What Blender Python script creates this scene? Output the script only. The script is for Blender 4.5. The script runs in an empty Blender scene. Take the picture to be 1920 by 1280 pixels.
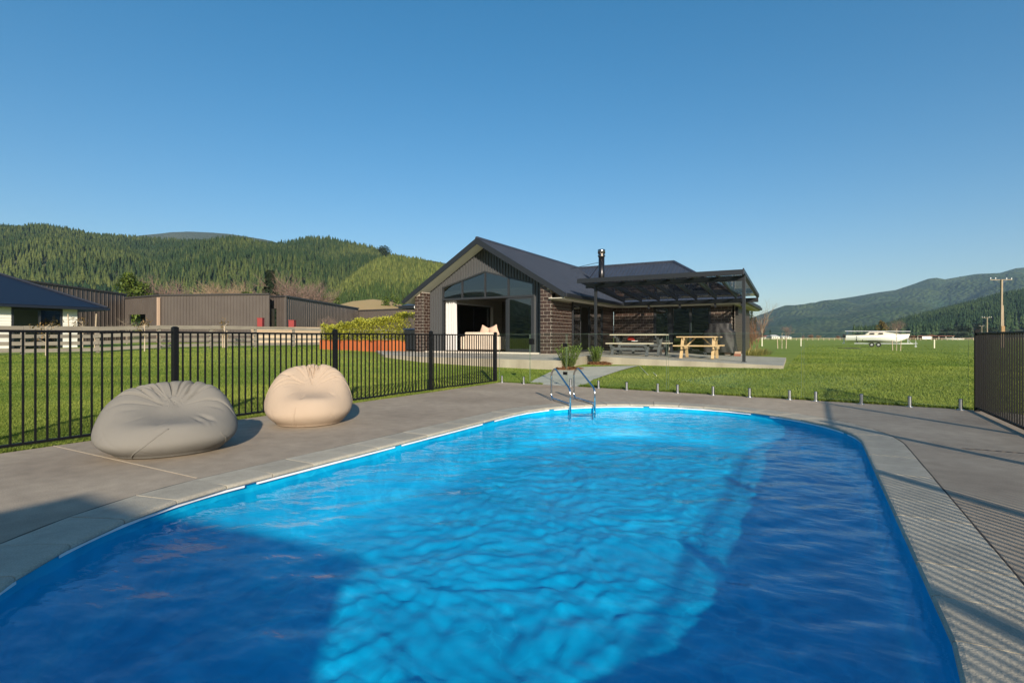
import bpy, bmesh, math, random
import numpy as np
from mathutils import Vector, Matrix
from mathutils.geometry import tessellate_polygon
random.seed(7)
RNG = np.random.default_rng(11)
sc = bpy.context.scene
COL = sc.collection

# ---------------------------------------------------------------- camera
F = 1000.0                      # focal length in photograph pixels (1920 wide)
TH = math.atan(.567)            # camera heading, left of +Y
S, C = math.sin(TH), math.cos(TH)
H, HY = 1.12, 633.0
cam = bpy.data.cameras.new('camera')
cam.sensor_width = 36.0
cam.lens = F / 1920 * 36
cam.shift_y = (HY - 640) / 1920
cam.clip_start = .05
cam.clip_end = 30000
co = bpy.data.objects.new('camera', cam)
co.location = (0, 0, H)
co.rotation_euler = (math.pi / 2, 0, TH)
COL.objects.link(co)
sc.camera = co

# ---------------------------------------------------------------- sky, sun, exposure
SUN_EL = math.radians(20.7)
SUN_AZ = math.radians(140.8)    # clockwise from +Y
world = bpy.data.worlds.new('World')
sc.world = world
world.use_nodes = True
wn = world.node_tree
bg = wn.nodes['Background']
sky = wn.nodes.new('ShaderNodeTexSky')
sky.sky_type = 'NISHITA'
sky.sun_disc = False
sky.sun_elevation = SUN_EL
sky.sun_rotation = SUN_AZ
sky.altitude = 0
sky.air_density = 1.0
sky.dust_density = .8
sky.ozone_density = 3.0
hsv = wn.nodes.new('ShaderNodeHueSaturation')      # camera's own colour rendering of the whole sky
hsv.inputs['Saturation'].default_value = 1.36
gam = wn.nodes.new('ShaderNodeGamma')
gam.inputs['Gamma'].default_value = .8
wn.links.new(sky.outputs['Color'], hsv.inputs['Color'])
wn.links.new(hsv.outputs['Color'], gam.inputs['Color'])
wn.links.new(gam.outputs['Color'], bg.inputs['Color'])
bg.inputs['Strength'].default_value = .123
sl = bpy.data.lights.new('sun', 'SUN')
sl.energy = 5.0
sl.angle = math.radians(.85)
sl.color = (1.0, .87, .70)
so = bpy.data.objects.new('sun', sl)
so.rotation_euler = Vector((-math.sin(SUN_AZ) * math.cos(SUN_EL), -math.cos(SUN_AZ) * math.cos(SUN_EL), -math.sin(SUN_EL))).to_track_quat('-Z', 'Y').to_euler()
so.location = (20, -25, 30)
COL.objects.link(so)
sc.view_settings.view_transform = 'Standard'
sc.view_settings.look = 'None'
sc.view_settings.exposure = 0.58
sc.view_settings.gamma = 1
sc.view_settings.use_curve_mapping = False
cy = sc.cycles
cy.use_denoising = True
cy.max_bounces = 10
cy.transparent_max_bounces = 24
cy.transmission_bounces = 8
cy.glossy_bounces = 4
cy.diffuse_bounces = 4
cy.sample_clamp_indirect = 6
cy.blur_glossy = .3
cy.volume_bounces = 0

# ---------------------------------------------------------------- pixel -> world
def dirv(px):
    u = (px - 960) / F
    return (-S + u * C, C + u * S)
def at_d(px, py, d):
    a, b = dirv(px)
    return Vector((a * d, b * d, H - (py - HY) / F * d))
def gnd(px, py, z=0.0):
    return at_d(px, py, (H - z) * F / (py - HY))
def aty(px, py, Y):
    return at_d(px, py, Y / dirv(px)[1])
def atx(px, py, X):
    return at_d(px, py, X / dirv(px)[0])
def sst(t):
    t = np.clip(t, 0, 1)
    return t * t * (3 - 2 * t)
def zg(x, y):
    """height of the lawn: level at the pool, rising to the house and to the left"""
    hump = sst((y - 11.3) / 5.0) * (1 - sst((x - 0.0) / 9.0))
    far = 1 - sst((y - 45) / 60)
    B = sst((-7.2 - x) / 14.0)
    return 1 - (1 - .28 * hump * far) * (1 - .42 * B) - .025
def gpx(px, py, off=0.0):
    z = 0.0
    for _ in range(40):
        p = gnd(px, py, z)
        z = .5 * z + .5 * (float(zg(p.x, p.y)) + off)
    return p

# ---------------------------------------------------------------- mesh helpers
class MB:
    def __init__(s):
        s.v, s.f = [], []
    def add(s, vs, fs):
        o = len(s.v)
        s.v += [tuple(v) for v in vs]
        s.f += [tuple(i + o for i in f) for f in fs]
        return s
    def box(s, x0, x1, y0, y1, z0, z1):
        return s.add([(x0, y0, z0), (x1, y0, z0), (x1, y1, z0), (x0, y1, z0), (x0, y0, z1), (x1, y0, z1), (x1, y1, z1), (x0, y1, z1)],
                     [(0, 3, 2, 1), (4, 5, 6, 7), (0, 1, 5, 4), (1, 2, 6, 5), (2, 3, 7, 6), (3, 0, 4, 7)])
    def bar(s, p, q, w, h, up=(0, 0, 1)):
        p, q = Vector(p), Vector(q)
        d = (q - p).normalized()
        a = d.cross(Vector(up))
        if a.length < 1e-4:
            a = d.cross(Vector((1, 0, 0)))
        a.normalize()
        b = a.cross(d)
        vs = []
        for c in (p, q):
            for i, j in ((-1, -1), (1, -1), (1, 1), (-1, 1)):
                vs.append(c + a * (i * w / 2) + b * (j * h / 2))
        return s.add(vs, [(0, 1, 2, 3), (7, 6, 5, 4), (0, 4, 5, 1), (1, 5, 6, 2), (2, 6, 7, 3), (3, 7, 4, 0)])
    def tube(s, pts, r, n=8, caps=True):
        pts = [Vector(p) for p in pts]
        rs = r if isinstance(r, (list, tuple)) else [r] * len(pts)
        prev = None
        vs = []
        for i, p in enumerate(pts):
            d = (pts[min(i + 1, len(pts) - 1)] - pts[max(i - 1, 0)]).normalized()
            if prev is None:
                a = d.cross(Vector((0, 0, 1)))
                if a.length < 1e-3:
                    a = d.cross(Vector((1, 0, 0)))
            else:
                a = prev - d * prev.dot(d)
            a.normalize()
            prev = a
            b = d.cross(a)
            for k in range(n):
                t = 2 * math.pi * k / n
                vs.append(p + (a * math.cos(t) + b * math.sin(t)) * rs[i])
        fs = [(i * n + k, i * n + (k + 1) % n, (i + 1) * n + (k + 1) % n, (i + 1) * n + k) for i in range(len(pts) - 1) for k in range(n)]
        if caps:
            fs += [tuple(range(n - 1, -1, -1)), tuple((len(pts) - 1) * n + k for k in range(n))]
        return s.add(vs, fs)
    def prism(s, poly, z0, z1):
        n = len(poly)
        z0f = z0 if callable(z0) else (lambda x, y: z0)
        z1f = z1 if callable(z1) else (lambda x, y: z1)
        vs = [(x, y, z0f(x, y)) for x, y in poly] + [(x, y, z1f(x, y)) for x, y in poly]
        fs = [(i, (i + 1) % n, n + (i + 1) % n, n + i) for i in range(n)]
        fs += [tuple(range(n - 1, -1, -1)), tuple(range(n, 2 * n))]
        return s.add(vs, fs)
    def slab(s, pts, t):
        """thick plate: 3D polygon pushed down its normal by t"""
        pts = [Vector(p) for p in pts]
        nrm = Vector((0, 0, 0))
        for i in range(len(pts)):
            a, b = pts[i], pts[(i + 1) % len(pts)]
            nrm += a.cross(b)
        nrm.normalize()
        n = len(pts)
        vs = pts + [p - nrm * t for p in pts]
        fs = [tuple(range(n)), tuple(range(2 * n - 1, n - 1, -1))] + [(i, n + i, n + (i + 1) % n, (i + 1) % n) for i in range(n)]
        return s.add(vs, fs)
    def lathe(s, prof, n=16, c=(0, 0, 0)):
        vs = [(c[0] + r * math.cos(2 * math.pi * k / n), c[1] + r * math.sin(2 * math.pi * k / n), c[2] + z) for r, z in prof for k in range(n)]
        fs = [(i * n + k, i * n + (k + 1) % n, (i + 1) * n + (k + 1) % n, (i + 1) * n + k) for i in range(len(prof) - 1) for k in range(n)]
        fs += [tuple(range(n - 1, -1, -1)), tuple((len(prof) - 1) * n + k for k in range(n))]
        return s.add(vs, fs)
    def mesh(s, name, fix=True):
        me = bpy.data.meshes.new(name)
        me.from_pydata(s.v, [], s.f)
        if fix:
            bm = bmesh.new()
            bm.from_mesh(me)
            bmesh.ops.recalc_face_normals(bm, faces=bm.faces)
            bm.to_mesh(me)
            bm.free()
        return me
def np_mesh(name, V, Fc, tint=None):
    """fast mesh from numpy arrays; Fc is (n,3) or (n,4)"""
    me = bpy.data.meshes.new(name)
    V = np.ascontiguousarray(V, dtype=np.float32)
    Fc = np.ascontiguousarray(Fc, dtype=np.int32)
    k = Fc.shape[1]
    me.vertices.add(len(V))
    me.vertices.foreach_set('co', V.ravel())
    me.loops.add(Fc.size)
    me.loops.foreach_set('vertex_index', Fc.ravel())
    me.polygons.add(len(Fc))
    me.polygons.foreach_set('loop_start', np.arange(0, Fc.size, k, dtype=np.int32))
    me.polygons.foreach_set('loop_total', np.full(len(Fc), k, dtype=np.int32))
    if tint is not None:
        at = me.attributes.new('tint', 'FLOAT', 'POINT')
        at.data.foreach_set('value', np.ascontiguousarray(tint, dtype=np.float32))
    me.update(calc_edges=True)
    return me
def smooth(me, on=True):
    me.polygons.foreach_set('use_smooth', np.full(len(me.polygons), on))
def link(name, me, m, parent=None, world=False, bevel=0.0, sm=False):
    o = bpy.data.objects.new(name, me)
    COL.objects.link(o)
    if m is not None and not me.materials:
        me.materials.append(m)
    if parent is not None:
        o.parent = parent
        if world:
            p, loc = parent, Vector((0, 0, 0))
            while p is not None:
                loc += p.location
                p = p.parent
            o.location = -loc
    if bevel:
        b = o.modifiers.new('bevel', 'BEVEL')
        b.width = bevel
        b.segments = 2
        b.limit_method = 'ANGLE'
    if sm:
        smooth(me)
    return o
def part(name, mb, m, parent, world=False, bevel=0.0, sm=False):
    return link(name, mb.mesh(name), m, parent, world, bevel, sm)
def tag(o, label=None, cat=None, group=None, kind=None):
    if label: o['label'] = label
    if cat: o['category'] = cat
    if group: o['group'] = group
    if kind: o['kind'] = kind
    return o
def thing(name, label, cat, loc=(0, 0, 0), rz=0.0, group=None):
    o = bpy.data.objects.new(name, None)
    COL.objects.link(o)
    o.location = loc
    o.rotation_euler = (0, 0, rz)
    o.empty_display_size = .1
    return tag(o, label, cat, group)
def copy_tree(o, parent=None):
    c = o.copy()
    COL.objects.link(c)
    c.parent = parent
    for ch in list(o.children):
        copy_tree(ch, c)
    return c

# ---------------------------------------------------------------- materials
MATS = {}
def pmat(name, c1, c2=None, scale=4.0, rough=.6, bump=0.0, bscale=None, metal=0.0, spec=.5, coords='Object', detail=5, rand=0.0, stretch=None, transl=0.0, attr=None, rough2=None, speck=0.0, sscale=160.0):
    m = bpy.data.materials.new(name)
    m.use_nodes = True
    nt = m.node_tree
    b = nt.nodes['Principled BSDF']
    b.inputs['Roughness'].default_value = rough
    b.inputs['Metallic'].default_value = metal
    b.inputs['Specular IOR Level'].default_value = spec
    b.inputs['Base Color'].default_value = (*c1, 1)
    tc = nt.nodes.new('ShaderNodeTexCoord')
    vec = tc.outputs[coords]
    if stretch:
        mp = nt.nodes.new('ShaderNodeMapping')
        mp.inputs['Scale'].default_value = stretch
        nt.links.new(vec, mp.inputs['Vector'])
        vec = mp.outputs['Vector']
    col = None
    if c2 is not None:
        mix = nt.nodes.new('ShaderNodeMix')
        mix.data_type = 'RGBA'
        mix.inputs[6].default_value = (*c1, 1)
        mix.inputs[7].default_value = (*c2, 1)
        if attr:
            an = nt.nodes.new('ShaderNodeAttribute')
            an.attribute_name = attr
            nt.links.new(an.outputs['Fac'], mix.inputs[0])
        else:
            nz = nt.nodes.new('ShaderNodeTexNoise')
            nz.inputs['Scale'].default_value = scale
            nz.inputs['Detail'].default_value = detail
            nt.links.new(vec, nz.inputs['Vector'])
            rp = nt.nodes.new('ShaderNodeMapRange')
            rp.inputs['From Min'].default_value = .33
            rp.inputs['From Max'].default_value = .67
            nt.links.new(nz.outputs['Fac'], rp.inputs['Value'])
            nt.links.new(rp.outputs['Result'], mix.inputs[0])
            if rough2 is not None:
                r2 = nt.nodes.new('ShaderNodeMapRange')
                r2.inputs['To Min'].default_value = rough
                r2.inputs['To Max'].default_value = rough2
                nt.links.new(rp.outputs['Result'], r2.inputs['Value'])
                nt.links.new(r2.outputs['Result'], b.inputs['Roughness'])
        col = mix.outputs[2]
    if speck and col is not None:
        for sc2, amt in ((sscale, speck), (sscale * .06, speck * .7)):
            ns = nt.nodes.new('ShaderNodeTexNoise')
            ns.inputs['Scale'].default_value = sc2
            ns.inputs['Detail'].default_value = 3
            nt.links.new(vec, ns.inputs['Vector'])
            mr = nt.nodes.new('ShaderNodeMapRange')
            mr.inputs['From Min'].default_value = .3
            mr.inputs['From Max'].default_value = .7
            mr.inputs['To Min'].default_value = 1 - amt
            mr.inputs['To Max'].default_value = 1 + amt
            nt.links.new(ns.outputs['Fac'], mr.inputs['Value'])
            hs = nt.nodes.new('ShaderNodeHueSaturation')
            nt.links.new(mr.outputs['Result'], hs.inputs['Value'])
            nt.links.new(col, hs.inputs['Color'])
            col = hs.outputs['Color']
    if rand:
        oi = nt.nodes.new('ShaderNodeObjectInfo')
        hs = nt.nodes.new('ShaderNodeHueSaturation')
        mr = nt.nodes.new('ShaderNodeMapRange')
        mr.inputs['To Min'].default_value = 1 - rand
        mr.inputs['To Max'].default_value = 1 + rand
        nt.links.new(oi.outputs['Random'], mr.inputs['Value'])
        nt.links.new(mr.outputs['Result'], hs.inputs['Value'])
        if col is not None:
            nt.links.new(col, hs.inputs['Color'])
        else:
            hs.inputs['Color'].default_value = (*c1, 1)
        col = hs.outputs['Color']
    if col is not None:
        nt.links.new(col, b.inputs['Base Color'])
    if bump:
        n2 = nt.nodes.new('ShaderNodeTexNoise')
        n2.inputs['Scale'].default_value = bscale or scale * 6
        n2.inputs['Detail'].default_value = 4
        nt.links.new(vec, n2.inputs['Vector'])
        bp = nt.nodes.new('ShaderNodeBump')
        bp.inputs['Strength'].default_value = bump
        bp.inputs['Distance'].default_value = .02
        nt.links.new(n2.outputs['Fac'], bp.inputs['Height'])
        nt.links.new(bp.outputs['Normal'], b.inputs['Normal'])
    if transl:
        tr = nt.nodes.new('ShaderNodeBsdfTranslucent')
        ms = nt.nodes.new('ShaderNodeMixShader')
        ms.inputs[0].default_value = transl
        if col is not None:
            nt.links.new(col, tr.inputs['Color'])
        else:
            tr.inputs['Color'].default_value = (*c1, 1)
        out = nt.nodes['Material Output']
        nt.links.new(b.outputs[0], ms.inputs[1])
        nt.links.new(tr.outputs[0], ms.inputs[2])
        nt.links.new(ms.outputs[0], out.inputs['Surface'])
    MATS[name] = m
    return m
def two_sided_ior(nt, fr, ior):
    # a thin sheet is entered from the air on both of its sides
    ge = nt.nodes.new('ShaderNodeNewGeometry')
    mr = nt.nodes.new('ShaderNodeMapRange')
    mr.inputs['To Min'].default_value = ior
    mr.inputs['To Max'].default_value = 1 / ior
    nt.links.new(ge.outputs['Backfacing'], mr.inputs['Value'])
    nt.links.new(mr.outputs['Result'], fr.inputs['IOR'])
def glassmat(name, tint=(1, 1, 1), ior=1.45, rough=0.0, boost=1.0):
    """thin sheet of glass: mirror by Fresnel over clear (tinted) transmission"""
    m = bpy.data.materials.new(name)
    m.use_nodes = True
    nt = m.node_tree
    nt.nodes.remove(nt.nodes['Principled BSDF'])
    out = nt.nodes['Material Output']
    fr = nt.nodes.new('ShaderNodeFresnel')
    two_sided_ior(nt, fr, ior)
    ml = nt.nodes.new('ShaderNodeMath')
    ml.operation = 'MULTIPLY'
    ml.use_clamp = True
    ml.inputs[1].default_value = boost
    t = nt.nodes.new('ShaderNodeBsdfTransparent')
    t.inputs['Color'].default_value = (*tint, 1)
    g = nt.nodes.new('ShaderNodeBsdfGlossy')
    g.inputs['Roughness'].default_value = rough
    ms = nt.nodes.new('ShaderNodeMixShader')
    nt.links.new(fr.outputs[0], ml.inputs[0])
    nt.links.new(ml.outputs[0], ms.inputs[0])
    nt.links.new(t.outputs[0], ms.inputs[1])
    nt.links.new(g.outputs[0], ms.inputs[2])
    nt.links.new(ms.outputs[0], out.inputs['Surface'])
    return m

M_conc = pmat('deck_concrete', (.265, .213, .155), (.375, .312, .232), .7, .82, .2, 130, detail=10, speck=.16, sscale=110)
M_paver = pmat('coping_paver', (.41, .375, .295), (.34, .31, .245), 3, .8, .3, 90, rand=.09, speck=.14, sscale=140)
M_patio = pmat('patio_concrete', (.33, .31, .255), (.45, .42, .35), .9, .8, .25, 40, detail=8, speck=.12, sscale=60)
M_pface = pmat('patio_edge', (.42, .37, .29), (.30, .26, .20), 2.2, .9, .3, 20, stretch=(1, 1, .25))
M_path = pmat('path_concrete', (.40, .385, .32), (.48, .46, .385), 1.4, .85, .3, 50, speck=.12, sscale=60)
M_black = pmat('black_metal', (.006, .0065, .0075), rough=.5, spec=.2)
M_white = pmat('white_vinyl', (.75, .77, .78), rough=.5)
M_steel = pmat('stainless_steel', (.62, .63, .65), rough=.16, metal=1)
M_zinc = pmat('spigot_steel', (.42, .44, .46), (.5, .52, .55), 20, rough=.34, metal=1)
M_fglass = glassmat('fence_glass', (.97, .99, .98), 1.40)
M_dirt = pmat('gravel_strip', (.30, .25, .17), (.42, .36, .27), 14, .95, .9, 60)
# ================================================================ SETTING: ground, deck, pool
# lawn sheet with a hole where the pool deck lies
DX0, DX1, DY0 = -6.86, 2.22, -5.6
GL0, GL1 = Vector((-6.95, 11.50)), Vector((2.12, 10.60))   # line of the glass fence
def grass_material():
    m = bpy.data.materials.new('lawn')
    m.use_nodes = True
    nt = m.node_tree
    b = nt.nodes['Principled BSDF']
    b.inputs['Roughness'].default_value = .9
    b.inputs['Specular IOR Level'].default_value = .15
    tc = nt.nodes.new('ShaderNodeTexCoord')
    def noise(scale, detail=4, stretch=None):
        n = nt.nodes.new('ShaderNodeTexNoise')
        n.inputs['Scale'].default_value = scale
        n.inputs['Detail'].default_value = detail
        v = tc.outputs['Object']
        if stretch:
            mp = nt.nodes.new('ShaderNodeMapping')
            mp.inputs['Scale'].default_value = stretch[:3]
            mp.inputs['Rotation'].default_value = (0, 0, stretch[3])
            nt.links.new(v, mp.inputs['Vector'])
            v = mp.outputs['Vector']
        nt.links.new(v, n.inputs['Vector'])
        r = nt.nodes.new('ShaderNodeMapRange')
        r.inputs['From Min'].default_value = .35
        r.inputs['From Max'].default_value = .65
        nt.links.new(n.outputs['Fac'], r.inputs['Value'])
        return r.outputs['Result']
    def mix(f, a, c):
        x = nt.nodes.new('ShaderNodeMix')
        x.data_type = 'RGBA'
        nt.links.new(f, x.inputs[0])
        for i, q in ((6, a), (7, c)):
            if isinstance(q, tuple):
                x.inputs[i].default_value = (*q, 1)
            else:
                nt.links.new(q, x.inputs[i])
        return x.outputs[2]
    a = mix(noise(.25, 5), (.17, .245, .032), (.235, .30, .046))
    c = mix(noise(5.0, 6), a, (.30, .32, .07))
    d = mix(noise(1.0, 3, (.10, 1.6, 1, -.62)), c, a)
    e = mix(noise(45, 3), d, (.14, .195, .028))
    g = nt.nodes.new('ShaderNodeMix')
    g.data_type = 'RGBA'
    g.inputs[0].default_value = .55
    nt.links.new(d, g.inputs[6])
    nt.links.new(e, g.inputs[7])
    nt.links.new(g.outputs[2], b.inputs['Base Color'])
    n2 = nt.nodes.new('ShaderNodeTexNoise')
    n2.inputs['Scale'].default_value = 38
    n2.inputs['Detail'].default_value = 6
    nt.links.new(tc.outputs['Object'], n2.inputs['Vector'])
    bp = nt.nodes.new('ShaderNodeBump')
    bp.inputs['Strength'].default_value = .55
    bp.inputs['Distance'].default_value = .04
    nt.links.new(n2.outputs['Fac'], bp.inputs['Height'])
    nt.links.new(bp.outputs['Normal'], b.inputs['Normal'])
    return m
M_lawn = grass_material()
def axis(lo, hi, fixed, fine, step):
    a = list(np.arange(fine[0], fine[1] + .01, step))
    g = step
    x = fine[1]
    while x < hi:
        g *= 1.25
        x += g
        a.append(min(x, hi))
    g = step
    x = fine[0]
    while x > lo:
        g *= 1.25
        x -= g
        a.append(max(x, lo))
    a = [q for q in a if all(abs(q - f) > .2 for f in fixed)] + list(fixed)
    return np.array(sorted(a))
HX0, HX1, HY0, HY1 = -6.5, 1.9, -5.0, 10.2
gx = axis(-9000, 9000, (HX0, HX1), (-34, 14), .6)
gy = axis(-9000, 9000, (HY0, HY1), (-8, 34), .6)
GX, GY = np.meshgrid(gx, gy)
GZ = zg(GX, GY)
nx, ny = len(gx), len(gy)
V = np.stack([GX, GY, GZ], -1).reshape(-1, 3)
ii, jj = np.meshgrid(np.arange(nx - 1), np.arange(ny - 1))
q = (jj * nx + ii).ravel()
cx, cyy = .5 * (gx[:-1] + gx[1:]), .5 * (gy[:-1] + gy[1:])
CX, CY = np.meshgrid(cx, cyy)
keep = ~((CX > HX0) & (CX < HX1) & (CY > HY0) & (CY < HY1)).ravel()
q = q[keep]
me = np_mesh('lawn_ground', V, np.stack([q, q + 1, q + nx + 1, q + nx], 1))
smooth(me)
tag(link('lawn_ground', me, M_lawn), 'mown green lawn around the pool and the house', 'lawn', kind='structure')

# pool outline: a stadium, straight sides and round ends
PCX, PR, PY0, PY1 = -1.71, 2.20, 2.52, 6.86
def stadium(off, n=48):
    r = PR + off
    pts = []
    for k in range(n + 1):
        t = math.pi * k / n
        pts.append((PCX + r * math.cos(t), PY1 + r * math.sin(t)))
    for k in range(n + 1):
        t = math.pi + math.pi * k / n
        pts.append((PCX + r * math.cos(t), PY0 + r * math.sin(t)))
    return pts
def stadium_even(off, step):
    """points evenly spaced along the outline with outward normals"""
    r = PR
    L = PY1 - PY0
    per = 2 * L + 2 * math.pi * r
    n = round(per / step)
    out = []
    for k in range(n):
        s = per * k / n
        if s < L:
            p, nn = (PCX + r, PY0 + s), (1, 0)
        elif s < L + math.pi * r:
            t = (s - L) / r
            nn = (math.cos(t), math.sin(t))
            p = (PCX + r * nn[0], PY1 + r * nn[1])
        elif s < 2 * L + math.pi * r:
            p, nn = (PCX - r, PY1 - (s - L - math.pi * r)), (-1, 0)
        else:
            t = math.pi + (s - 2 * L - math.pi * r) / r
            nn = (math.cos(t), math.sin(t))
            p = (PCX + r * nn[0], PY0 + r * nn[1])
        out.append((p, nn))
    return out, per / n
COPW = .34
inner = stadium(COPW)
outer = [(DX0, DY0), (DX1, DY0), (DX1, GL1.y + .12), (DX0, GL0.y + .10)]
loops = [[Vector((x, y, 0)) for x, y in outer], [Vector((x, y, 0)) for x, y in inner]]
tri = tessellate_polygon(loops)
allp = loops[0] + loops[1]
mb = MB()
mb.add(allp, tri)
for i in range(4):
    a, b = Vector((*outer[i], 0)), Vector((*outer[(i + 1) % 4], 0))
    dn = Vector((0, 0, -.25))
    mb.add([a, b, b + dn, a + dn], [(0, 1, 2, 3)])
deck = link('pool_deck', mb.mesh('pool_deck', True), M_conc)
tag(deck, 'brown-grey concrete terrace around the swimming pool', 'terrace', kind='structure')
M_joint = pmat('joint_sealant', (.40, .34, .26), (.33, .28, .21), 30, .8)
M_jdark = pmat('dark_joint', (.035, .03, .026), rough=.9)
jb = MB().box(-6.86, -4.30, 2.462, 2.474, .0005, .0045)
part('control_joint', jb, M_joint, deck)
jb = MB().box(1.3, 2.2, 6.94, 6.95, .0005, .004)
part('control_joint', jb, M_jdark, deck)
# dark gap around the coping
ring = MB()
a, b = stadium(COPW + .004), stadium(COPW - .01)
n = len(a)
ring.add([(x, y, .003) for x, y in a] + [(x, y, .003) for x, y in b], [(i, (i + 1) % n, n + (i + 1) % n, n + i) for i in range(n)])
part('expansion_gap', ring, M_jdark, deck)

def liner_material():  # mottling and pale veins imitate caustic light, painted into the liner colour
    m = bpy.data.materials.new('pool_liner')
    m.use_nodes = True
    nt = m.node_tree
    b = nt.nodes['Principled BSDF']
    b.inputs['Roughness'].default_value = .45
    tc = nt.nodes.new('ShaderNodeTexCoord')
    n1 = nt.nodes.new('ShaderNodeTexNoise')
    n1.inputs['Scale'].default_value = 2.6
    n1.inputs['Detail'].default_value = 6
    n1.inputs['Distortion'].default_value = 1.4
    n2 = nt.nodes.new('ShaderNodeTexNoise')
    n2.inputs['Scale'].default_value = 1.1
    n2.inputs['Detail'].default_value = 3
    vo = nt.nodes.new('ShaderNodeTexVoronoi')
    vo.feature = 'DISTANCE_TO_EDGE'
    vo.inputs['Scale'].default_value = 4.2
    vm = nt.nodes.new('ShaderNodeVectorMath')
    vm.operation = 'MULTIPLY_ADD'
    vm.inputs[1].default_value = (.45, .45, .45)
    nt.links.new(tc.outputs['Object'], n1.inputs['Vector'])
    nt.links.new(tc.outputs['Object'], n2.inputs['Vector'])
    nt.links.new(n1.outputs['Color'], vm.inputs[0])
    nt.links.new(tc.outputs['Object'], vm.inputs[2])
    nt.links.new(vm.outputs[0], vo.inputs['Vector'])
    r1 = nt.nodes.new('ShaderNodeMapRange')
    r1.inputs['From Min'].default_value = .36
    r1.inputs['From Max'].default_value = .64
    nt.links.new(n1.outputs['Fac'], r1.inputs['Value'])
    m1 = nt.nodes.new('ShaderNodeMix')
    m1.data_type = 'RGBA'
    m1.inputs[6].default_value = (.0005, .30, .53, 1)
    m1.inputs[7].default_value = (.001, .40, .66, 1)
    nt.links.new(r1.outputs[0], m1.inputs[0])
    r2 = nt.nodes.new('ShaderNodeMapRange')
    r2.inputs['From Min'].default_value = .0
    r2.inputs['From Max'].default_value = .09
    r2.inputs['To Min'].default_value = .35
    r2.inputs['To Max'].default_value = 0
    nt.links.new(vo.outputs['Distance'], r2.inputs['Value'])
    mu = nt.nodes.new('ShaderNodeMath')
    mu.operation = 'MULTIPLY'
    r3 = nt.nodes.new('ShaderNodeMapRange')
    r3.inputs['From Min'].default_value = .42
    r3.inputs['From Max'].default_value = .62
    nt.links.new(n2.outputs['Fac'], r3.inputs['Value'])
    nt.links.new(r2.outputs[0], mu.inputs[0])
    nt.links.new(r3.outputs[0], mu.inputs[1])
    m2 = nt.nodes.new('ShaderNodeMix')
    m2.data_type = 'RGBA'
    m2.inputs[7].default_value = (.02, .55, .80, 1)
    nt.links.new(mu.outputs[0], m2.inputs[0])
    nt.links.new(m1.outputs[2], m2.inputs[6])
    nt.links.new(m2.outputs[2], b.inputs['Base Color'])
    return m
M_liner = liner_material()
pool = thing('swimming_pool', 'oval blue swimming pool with paved coping in the concrete terrace', 'pool', (PCX, 4.7, 0))
# liner: wall with slight wrinkles + floor
WL = -.105                                      # water level
N = 220
pts, st = stadium_even(0, 22.3 / N)
N = len(pts)
prof = [(-.012, -.03), (-.006, -.06), (.006, -.10), (.0, -.16), (-.004, -.35), (-.012, -.50), (-.04, -.57), (-.10, -.605), (-.30, -.62)]
Vl, Fl = [], []
for i, (p, nn) in enumerate(pts):
    wv = .007 * math.sin(i * .55) + .006 * math.sin(i * .21 + 1)
    for k, (o, z) in enumerate(prof):
        w = wv * (1 if 1 <= k <= 3 else .3)
        Vl.append((p[0] + nn[0] * (o + w), p[1] + nn[1] * (o + w), z))
K = len(prof)
for i in range(N):
    j = (i + 1) % N
    for k in range(K - 1):
        Fl.append((i * K + k, i * K + k + 1, j * K + k + 1, j * K + k))
mb = MB()
mb.add(Vl, Fl)
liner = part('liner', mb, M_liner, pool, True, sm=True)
# floor: low ridges shaped to imitate caustic light and wavering shadow edges
def bed(x, y):
    wx_ = x + .10 * np.sin(3.1 * y + .7 * x) + .07 * np.sin(5.3 * x + 2.2 * y)
    wy_ = y + .10 * np.sin(2.7 * x - .9 * y) + .07 * np.sin(4.7 * y - 1.9 * x)
    r = np.random.default_rng(77)
    z = np.zeros_like(x)
    for lam0, lam1, n, amp in ((.9, 1.5, 5, .010), (.42, .8, 9, .0095), (.20, .38, 12, .0066)):
        for _ in range(n):
            k = 2 * math.pi / r.uniform(lam0, lam1)
            th = r.uniform(0, math.pi)
            c = np.sin(k * (wx_ * math.cos(th) + wy_ * math.sin(th)) + r.uniform(0, 6.28))
            z += amp * (1 - 1.6 * np.abs(c)) / n ** .5 * 1.5
    return z
stp = .03
fx_ = np.arange(PCX - PR, PCX + PR + stp, stp)
fy_ = np.arange(PY0 - PR, PY1 + PR + stp, stp)
FXg, FYg = np.meshgrid(fx_, fy_)
cyc = np.clip(FYg, PY0, PY1)
ddx, ddy = FXg - PCX, FYg - cyc
rr = np.sqrt(ddx ** 2 + ddy ** 2)
lim = PR - .295
ins = rr < lim + stp * 1.4
k_ = np.where(rr > lim, lim / np.maximum(rr, 1e-6), 1)
FX2, FY2 = PCX + ddx * k_, cyc + ddy * k_
FZ2 = -.6195 + bed(FX2, FY2) * sst((lim - np.minimum(rr, lim)) / .35)
nfx, nfy = len(fx_), len(fy_)
ii, jj = np.meshgrid(np.arange(nfx - 1), np.arange(nfy - 1))
qf = (jj * nfx + ii).ravel()
inr = ins.ravel()
qf = qf[inr[qf] & inr[qf + 1] & inr[qf + nfx] & inr[qf + nfx + 1]]
me = np_mesh('pool_floor', np.stack([FX2, FY2, FZ2], -1).reshape(-1, 3), np.stack([qf, qf + 1, qf + nfx + 1, qf + nfx], 1))
smooth(me)
link('pool_floor', me, M_liner, pool, True)
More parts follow.
